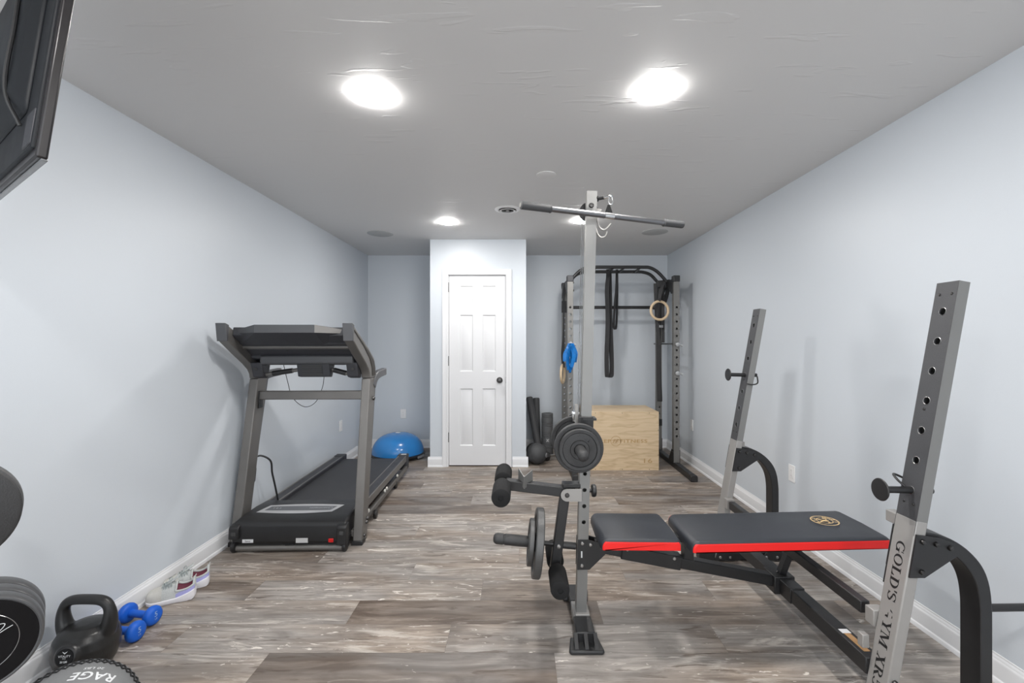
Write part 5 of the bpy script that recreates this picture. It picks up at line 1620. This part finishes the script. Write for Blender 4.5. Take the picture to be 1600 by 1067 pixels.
# ---------------------------------------------------------------- running shoes
def shoe(heel, ang, label, swoosh):
    """heel: floor point under the heel's back; ang: heading of the toe"""
    hx, hy, _ = heel
    d_ = V(math.cos(ang), math.sin(ang), 0)
    s_ = V(-math.sin(ang), math.cos(ang), 0)      # left of the shoe
    L_ = 0.205
    t0 = thing('running_shoe', (hx, hy, 0), label, 'shoe', 'pair of grey running shoes')

    def P_(t, y, z):
        return V(hx, hy, 0) + d_ * (t * L_) + s_ * y + V(0, 0, z)
    st = [0, .02, .06, .14, .25, .38, .52, .66, .78, .88, .95, .985, 1.0]
    wd = [.016, .027, .033, .036, .036, .036, .038, .042, .045, .044, .038, .028, .013]
    # sole
    zb = [.012, .006, .001, 0, 0, 0, 0, 0, .001, .004, .009, .014, .020]
    zt = [.054, .053, .049, .043, .035, .027, .026, .026, .026, .027, .030, .033, .035]
    vs, fs = [], []
    for t, w_, a, b in zip(st, wd, zb, zt):
        e = 1.12
        vs += [P_(t, -w_ * .96, a), P_(t, w_ * .96, a), P_(t, w_ * e, a + (b - a) * .45), P_(t, w_ * e * .97, b), P_(t, -w_ * e * .97, b), P_(t, -w_ * e, a + (b - a) * .45)]
    n = len(st)
    for i in range(n - 1):
        for k in range(6):
            fs.append((i * 6 + k, i * 6 + (k + 1) % 6, (i + 1) * 6 + (k + 1) % 6, (i + 1) * 6 + k))
    fs += [tuple(range(6)), tuple(range((n - 1) * 6, n * 6))]
    G().add(vs, fs).build('sole', SOLE, t0, smooth=45, bevel=0.003)
    # upper: rim height along the opening, full arch ahead of it
    top = [.106, .104, .096, .086, .084, .094, .098, .087, .076, .071, .065, .056, .042]
    NA = 14
    rim = [.42, .40, .36, .34, .36, .42, .5, .5, .5, .5, .5, .5, .5]
    ups, ufs, insv, insf = [], [], [], []
    ends = []
    for i, t in enumerate(st):
        w_, z0 = wd[i], zt[i] - .004
        hh = top[i] - z0
        row = []
        for k in range(NA + 1):
            f_ = k / NA
            a = PI * f_
            x = -math.cos(a) * w_ * (1.0 if t > .6 else (0.97 - 0.25 * math.sin(a)))
            z = z0 + hh * math.sin(a) ** (.75 if t > .5 else .8)
            row.append(P_(t, x, z))
        ups.append(row)
    # faces: leave the opening (rows 1..5, top bins) free
    flat = [p for r in ups for p in r]
    R = NA + 1
    for i in range(n - 1):
        for k in range(NA):
            if 1 <= i <= 4 and 4 <= k <= 11:
                continue
            ufs.append((i * R + k, i * R + k + 1, (i + 1) * R + k + 1, (i + 1) * R + k))
    ufs.append(tuple(range(0, R)))
    ufs.append(tuple(range((n - 1) * R, n * R)))
    u_ = G().add(flat, ufs).build('upper', KNIT, t0, smooth=60)
    # toe box, separate lighter mesh layer
    tv, tf = [], []
    rows = range(7, n)
    for i in rows:
        c0 = P_(st[i], 0, zt[i])
        for k in range(R):
            p = ups[i][k]
            tv.append(p + (p - c0) * .03 + V(0, 0, .0006))
    m_ = len(list(rows))
    for i in range(m_ - 1):
        for k in range(NA):
            tf.append((i * R + k, i * R + k + 1, (i + 1) * R + k + 1, (i + 1) * R + k))
    G().add(tv, tf).build('toe_box', TOEK, t0, smooth=60)
    # heel panels
    hv, hf = [], []
    for i in range(0, 6):
        for k in list(range(0, 4)):
            p = ups[i][k]
            c0 = P_(st[i], 0, zt[i] + .01)
            hv.append(p + (p - c0) * .035)
        for k in list(range(R - 4, R)):
            p = ups[i][k]
            c0 = P_(st[i], 0, zt[i] + .01)
            hv.append(p + (p - c0) * .035)
    hmax = [2, 2, 2, 2, 2, 1]
    for i in range(5):
        for k in range(min(hmax[i], hmax[i + 1])):
            hf.append((i * 8 + k, i * 8 + k + 1, i * 8 + 8 + k + 1, i * 8 + 8 + k))
            hf.append((i * 8 + 7 - k, i * 8 + 6 - k, i * 8 + 14 - k, i * 8 + 15 - k))
    hf += [(4 * 8 + 1, 4 * 8 + 2, 5 * 8 + 1), (4 * 8 + 6, 4 * 8 + 5, 5 * 8 + 6)]
    G().add(hv, hf).build('heel_panel', LILAC, t0, smooth=60, recalc=False)
    # lining bowl
    lv, lf = [], []
    for j, i in enumerate(range(1, 6)):
        a, b = ups[i][4], ups[i][12]
        for k in range(9):
            f_ = k / 8
            p = a.lerp(b, f_)
            p.z = p.z - math.sin(PI * f_) ** .6 * (.026 if 1 < i < 5 else .018)
            lv.append(p)
    for j in range(4):
        for k in range(8):
            lf.append((j * 9 + k, j * 9 + k + 1, j * 9 + 9 + k + 1, j * 9 + 9 + k))
    lf += [tuple(range(9)), tuple(range(36, 45))]
    G().add(lv, lf).build('lining', LINING, t0, smooth=60)
    # padded collar
    col = [ups[i][4] for i in range(1, 6)] + [ups[5][k] for k in range(5, 12)] + [ups[i][12] for i in range(5, 0, -1)] + [ups[1][k] for k in range(11, 4, -1)]
    G().tube(catmull(col, 3, True), 0.0052, 8, True).build('collar', KNIT, t0)
    # heel pull and tongue
    G().add([P_(.005, -.012, .100), P_(.005, .012, .100), P_(-.02, .008, .116), P_(-.02, -.008, .116), P_(.03, -.012, .098), P_(.03, .012, .098), P_(.0, .008, .116), P_(.0, -.008, .116)],
            [(0, 1, 2, 3), (4, 7, 6, 5), (0, 4, 5, 1), (1, 5, 6, 2), (2, 6, 7, 3), (3, 7, 4, 0)]).build('heel_tab', KNIT, t0, bevel=0.003)
    tg = G().ribbon([P_(.58, 0, .096), P_(.48, 0, .105), P_(.40, 0, .115), P_(.35, 0, .122)], s_, 0.036, 0.006).build('tongue', KNIT, t0, bevel=0.002)
    # laces
    lc_ = [(.66, .090), (.61, .095), (.55, .099), (.49, .103)]
    for k, (t, z) in enumerate(lc_):
        for sg in (-1, 1):
            pts = [P_(t - .03, sg * -.026, z - .018), P_(t, sg * -.012, z), P_(t + .005, sg * .012, z + .001), P_(t + .03, sg * .026, z - .020)]
            G().tube(catmull(pts, 4), 0.0021, 6).build('lace', LACE, t0)
    for sg in (-1, 1):
        lp_ = [P_(.48, 0, .107), P_(.52, sg * .018, .114), P_(.58, sg * .034, .101), P_(.56, sg * .022, .098), P_(.49, 0, .106)]
        G().tube(catmull(lp_, 4), 0.0019, 6).build('lace_bow', LACE, t0)
    if swoosh:
        p = [P_(.93, .010, .068), P_(.85, .002, 0.0745), P_(.77, -.008, 0.0805), P_(.72, -.018, 0.0815), P_(.755, -.024, 0.0740), P_(.81, -.014, 0.0740), P_(.88, -.001, 0.0705)]
        q = G().add([x + V(0, 0, .0028) for x in p], [tuple(range(len(p)))])
        q.build('toe_mark', NICKEL, t0, smooth=0, recalc=False)
    return t0


shoe((-1.698, 2.352, 0), PI + 0.42, 'grey running shoe with plain pale toe, lying next to the blue dumbbell', False)
shoe((-1.712, 2.478, 0), PI + 0.50, 'grey running shoe with a dark mark on its toe, behind its mate', True)

# ---------------------------------------------------------------- grey wall ball, bottom left
bc, br_ = V(-1.340, 1.325, 0.178), 0.178
WBL = thing('wall_ball', (bc.x, bc.y, 0), 'big grey wall ball with black zigzag lacing on the floor by the kettlebell', 'ball')
n_ = V(1.30, -1.20, 1.25).normalized()
G().lathe([(br_ * math.sin(a) + 0.00005, -br_ * math.cos(a)) for a in [PI * i / 40 for i in range(41)]], bc, n_, 72).build('shell', GREYB, WBL, smooth=60)
lat = math.radians(67)
fu = (V(0, 0, 1) - n_ * n_.z).normalized()
fr_ = fu.cross(n_)


def on_ball(lat_, lon, lift=0.0):
    return bc + (n_ * math.cos(lat_) + (fr_ * math.cos(lon) + fu * math.sin(lon)) * math.sin(lat_)) * (br_ + lift)


g = G()
NZ = 56
for ph in (0, 1):
    pts = []
    for i in range(NZ * 6):
        f_ = i / 6.0
        tri = abs(((f_ / 2 + ph * 0.5) % 1.0) * 2 - 1) * 2 - 1
        pts.append(on_ball(lat + math.radians(5.0) * tri, 2 * PI * i / (NZ * 6), 0.0012))
    g.tube(pts, 0.0026, 6, True)
g.build('lacing', RUBBER, WBL)
G().ribbon([on_ball(lat + math.radians(14), a, 0.004) for a in [math.radians(-12 + 3 * i) for i in range(9)]], n_, 0.02, 0.004).build('handle_strap', STRAP, WBL)


def ball_text(g, s, size, lat0, lon0, bold=0.0, sx=1.0):
    """letters wrapped on the shell, upside down as the ball lies"""
    dt = text2d(s, size, bold, 1.05, 0.25)
    o = (n_ * math.cos(lat0) + (fr_ * math.cos(lon0) + fu * math.sin(lon0)) * math.sin(lat0))
    up = ((fr_ * math.cos(lon0) + fu * math.sin(lon0)) * math.cos(lat0) - n_ * math.sin(lat0)).normalized()
    rt = up.cross(o)
    up, rt = -up, -rt
    vs = [bc + (o * br_ + rt * (x * sx) + up * y).normalized() * (br_ + 0.0008) for x, y in dt[0]]
    g.add(vs, dt[1])


g = G()
ball_text(g, '20 LBS', 0.0135, math.radians(53), math.radians(64), 0.0002, 1.25)
g.build('lettering', PRINTW, WBL, smooth=0, recalc=False)
g = G()
ball_text(g, 'RAGE', 0.040, math.radians(46), math.radians(60), 0.0006, 1.1)
g.build('lettering', PRINTW, WBL, smooth=0, recalc=False)

# ---------------------------------------------------------------- plate tree with its plates, left edge
rd = V(0.720, -0.694, 0)          # the plates face this way
PTX, PTY = -1.585, 1.275
PTR = thing('plate_tree', (PTX, PTY, 0), 'black plate storage tree by the left wall carrying round plates, mostly out of frame', 'plate rack')
G().beam((PTX, PTY, 0.03), (PTX, PTY, 1.02), 0.05, 0.05, rd).build('post', POWDER, PTR, bevel=0.004)
sd = V(-rd.y, rd.x, 0)
G().tube([V(PTX, PTY, 0.035) - rd * 0.24, V(PTX, PTY, 0.035) + rd * 0.30], 0.03, 14).build('foot', POWDER, PTR)
ftp = V(PTX, PTY, 0)
G().tube([ftp + V(0, 0, 0.04), V(-1.780, 1.655, 0.04)], 0.028, 16).build('foot', CONSOLE, PTR)
G().lathe([(0.028, 0), (0.034, 0.002), (0.034, 0.020), (0.026, 0.028), (0.0001, 0.03)], V(-1.772, 1.638, 0.04), V(-0.42, 0.91, 0), 20).build('end_cap', RUBBERG, PTR)
for pc0, ln in ((V(-1.479, 1.14, 0.878), 0.088), (V(-1.400, 1.151, 0.545), 0.165)):
    bk = pc0 - rd * ln
    G().tube([V(PTX, PTY, pc0.z), bk - rd * 0.004, bk + rd * 0.004, pc0 + rd * 0.004], 0.0125, 14).build('peg', STEEL, PTR)
G2 = 'plates on the storage tree'
up_c = V(-1.479, 1.14, 0.878)
for k in range(2):
    lab = ('outer iron plate on the upper peg of the plate tree, rough face showing', 'inner iron plate on the upper peg of the plate tree, only rim showing')[k]
    c = up_c - rd * (0.019 + 0.041 * k)
    o = thing('weight_plate', c, lab, 'weight plate', G2)
    pr = [(0.0130, -0.018), (0.128, -0.018), (0.139, -0.016), (0.145, -0.010), (0.145, 0.010), (0.142, 0.015), (0.136, 0.018), (0.0130, 0.018), (0.0130, -0.018)]
    G().lathe(pr, c, rd, 64).build('disc', IRONL if k else IRON, o, smooth=30)
lo_c = V(-1.400, 1.151, 0.545)
BUMP = mat('bumper_rubber', (0.066, 0.067, 0.070), 0.34, bump=0.15, bscale=300, var=0.12)
for k in range(3):
    lab = ('glossy black faced bumper plate with a script mark, front of the lower stack',
           'middle bumper plate of the lower stack on the plate tree, only rim showing',
           'rear bumper plate of the lower stack, against the plate tree post')[k]
    c = lo_c - rd * (0.026 + 0.053 * k)
    o = thing('bumper_plate', c, lab, 'weight plate', G2)
    t_ = 0.0255
    pr = [(0.0130, -t_), (0.105, -t_), (0.112, -t_ * 0.9), (0.124, -t_ * 0.55), (0.125, -t_ * 0.3), (0.125, t_ * 0.3), (0.1245, t_ * 0.70), (0.1215, t_ * 0.95), (0.1180, t_), (0.1155, t_ * 0.92), (0.0130, t_ * 0.88), (0.0130, -t_)]
    dsc = G().lathe(pr, c, rd, 64).build('disc', BUMP, o, smooth=30)
    if k == 0:
        fc = c + rd * (t_ * 0.90)
        G().lathe([(0.016, 0.0), (0.016, 0.0006), (0.1145, 0.0012), (0.115, 0.0)], fc, rd, 64).build('face_disc', BLKGLOSS, o, smooth=30)
        G().tube([fc + rd * 0.0012 + (sd * math.cos(a) + V(0, 0, 1) * math.sin(a)) * 0.078 for a in [2 * PI * i / 64 for i in range(64)]], 0.0008, 6, True).build('face_ring', STEEL, o)
        g = G()
        q = fc + rd * 0.0016
        cur = [(-0.035, -0.004), (-0.020, 0.012), (-0.008, 0.022), (0.004, 0.026), (0.012, 0.023), (0.008, 0.014), (-0.004, 0.003), (-0.012, -0.002), (0.000, 0.002), (0.014, 0.009), (0.026, 0.014)]
        g.tube([q - (-sd) * 0 + sd * (x + 0.040) + V(0, 0, y + 0.016) for x, y in [(p.x, p.y) for p in catmull([(a, b, 0) for a, b in cur], 5)]], 0.0009, 6)
        g.build('script_mark', PRINTW, o)

# ---------------------------------------------------------------- television on an arm, top left
TD = 0.022
tb = V(-0.946, 0.900, 1.697)                 # lower right corner of the back
ta = V(-0.840, 0.543, 0).normalized()        # along the lower edge, to the wall
tf = V(0.543, 0.840, 0).normalized()         # way the screen faces
tilt = math.radians(6.5)
tu = V(0, 0, math.cos(tilt)) + tf * math.sin(tilt)
tn_ = tf * math.cos(tilt) - V(0, 0, math.sin(tilt))
TW, TH = 0.97, 0.57
tb = tb - tn_ * TD
TV = thing('television', tb + ta * (TW / 2), 'black flat television seen from behind, hung high at the top left corner', 'television')


def TVP(a, u, n):
    return tb + ta * a + tu * u + tn_ * n


def tvbox(a0, a1, u0, u1, n0, n1):
    return G().add([TVP(a, u, n) for n in (n0, n1) for u in (u0, u1) for a in (a0, a1)],
                   [(0, 2, 3, 1), (4, 5, 7, 6), (0, 1, 5, 4), (2, 6, 7, 3), (0, 4, 6, 2), (1, 3, 7, 5)])


tvbox(0, TW, 0, TH, 0.004, TD).build('bezel', mat('glossy_tv_frame', (0.013, 0.011, 0.012), 0.3, var=0.1), TV, bevel=0.004)
tvbox(0.014, TW - 0.014, 0.018, TH - 0.014, TD - 0.001, TD + 0.0005).build('screen', BLKGLOSS, TV, smooth=0)
TVB = mat('tv_back_plastic', (0.010, 0.0115, 0.014), 0.5, var=0.08, spec=0.3)
tvbox(0.020, TW - 0.020, 0.020, TH - 0.020, -0.002, 0.012).build('back_cover', TVB, TV, bevel=0.004)
vs = []
for a0, a1, u0, u1, n in ((0.095, TW - 0.095, 0.11, TH - 0.05, 0.0), (0.135, TW - 0.135, 0.16, TH - 0.08, -0.032)):
    vs += [TVP(a0, u0, n), TVP(a1, u0, n), TVP(a1, u1, n), TVP(a0, u1, n)]
G().add(vs, [(0, 1, 2, 3), (4, 7, 6, 5)] + [(k, (k + 1) % 4, 4 + (k + 1) % 4, 4 + k) for k in range(4)]).build('back_bulge', TVB, TV, bevel=0.015, seg=3)
G().tube(catmull([TVP(0.150, 0.10, -0.004), TVP(0.150, 0.17, -0.034), TVP(0.152, 0.32, -0.036), TVP(0.18, 0.46, -0.036)], 6), 0.004, 8).build('back_cable', BLKPLAST, TV)
tvbox(0.024, 0.088, 0.030, 0.105, -0.004, 0.0).build('port_cover', CONSOLE, TV, bevel=0.002)
tvbox(0.0, TW, -0.004, 0.0, 0.012, TD).build('bottom_trim', mat('grey_tv_edge', (0.20, 0.205, 0.21), 0.2, 0.4), TV, bevel=0.0015)
mt = tvbox(TW / 2 - 0.06, TW / 2 + 0.10, TH / 2 - 0.07, TH / 2 + 0.09, -0.050, -0.036).build('mount_plate', POWDER, TV, bevel=0.002)
mc = TVP(TW / 2, TH / 2, -0.045)
we = V(XL, mc.y - 0.20, mc.z)
el = V(-1.70, mc.y - 0.30, mc.z)
G().beam(mc, el, 0.035, 0.04, (0, 0, 1)).build('mount_arm', POWDER, mt, bevel=0.004)
G().beam(el, we + V(0.02, 0, 0), 0.035, 0.04, (0, 0, 1)).build('mount_arm', POWDER, mt, bevel=0.004)
G().box(XL, XL + 0.02, we.y - 0.06, we.y + 0.06, we.z - 0.13, we.z + 0.13).build('wall_plate', POWDER, mt, bevel=0.003)
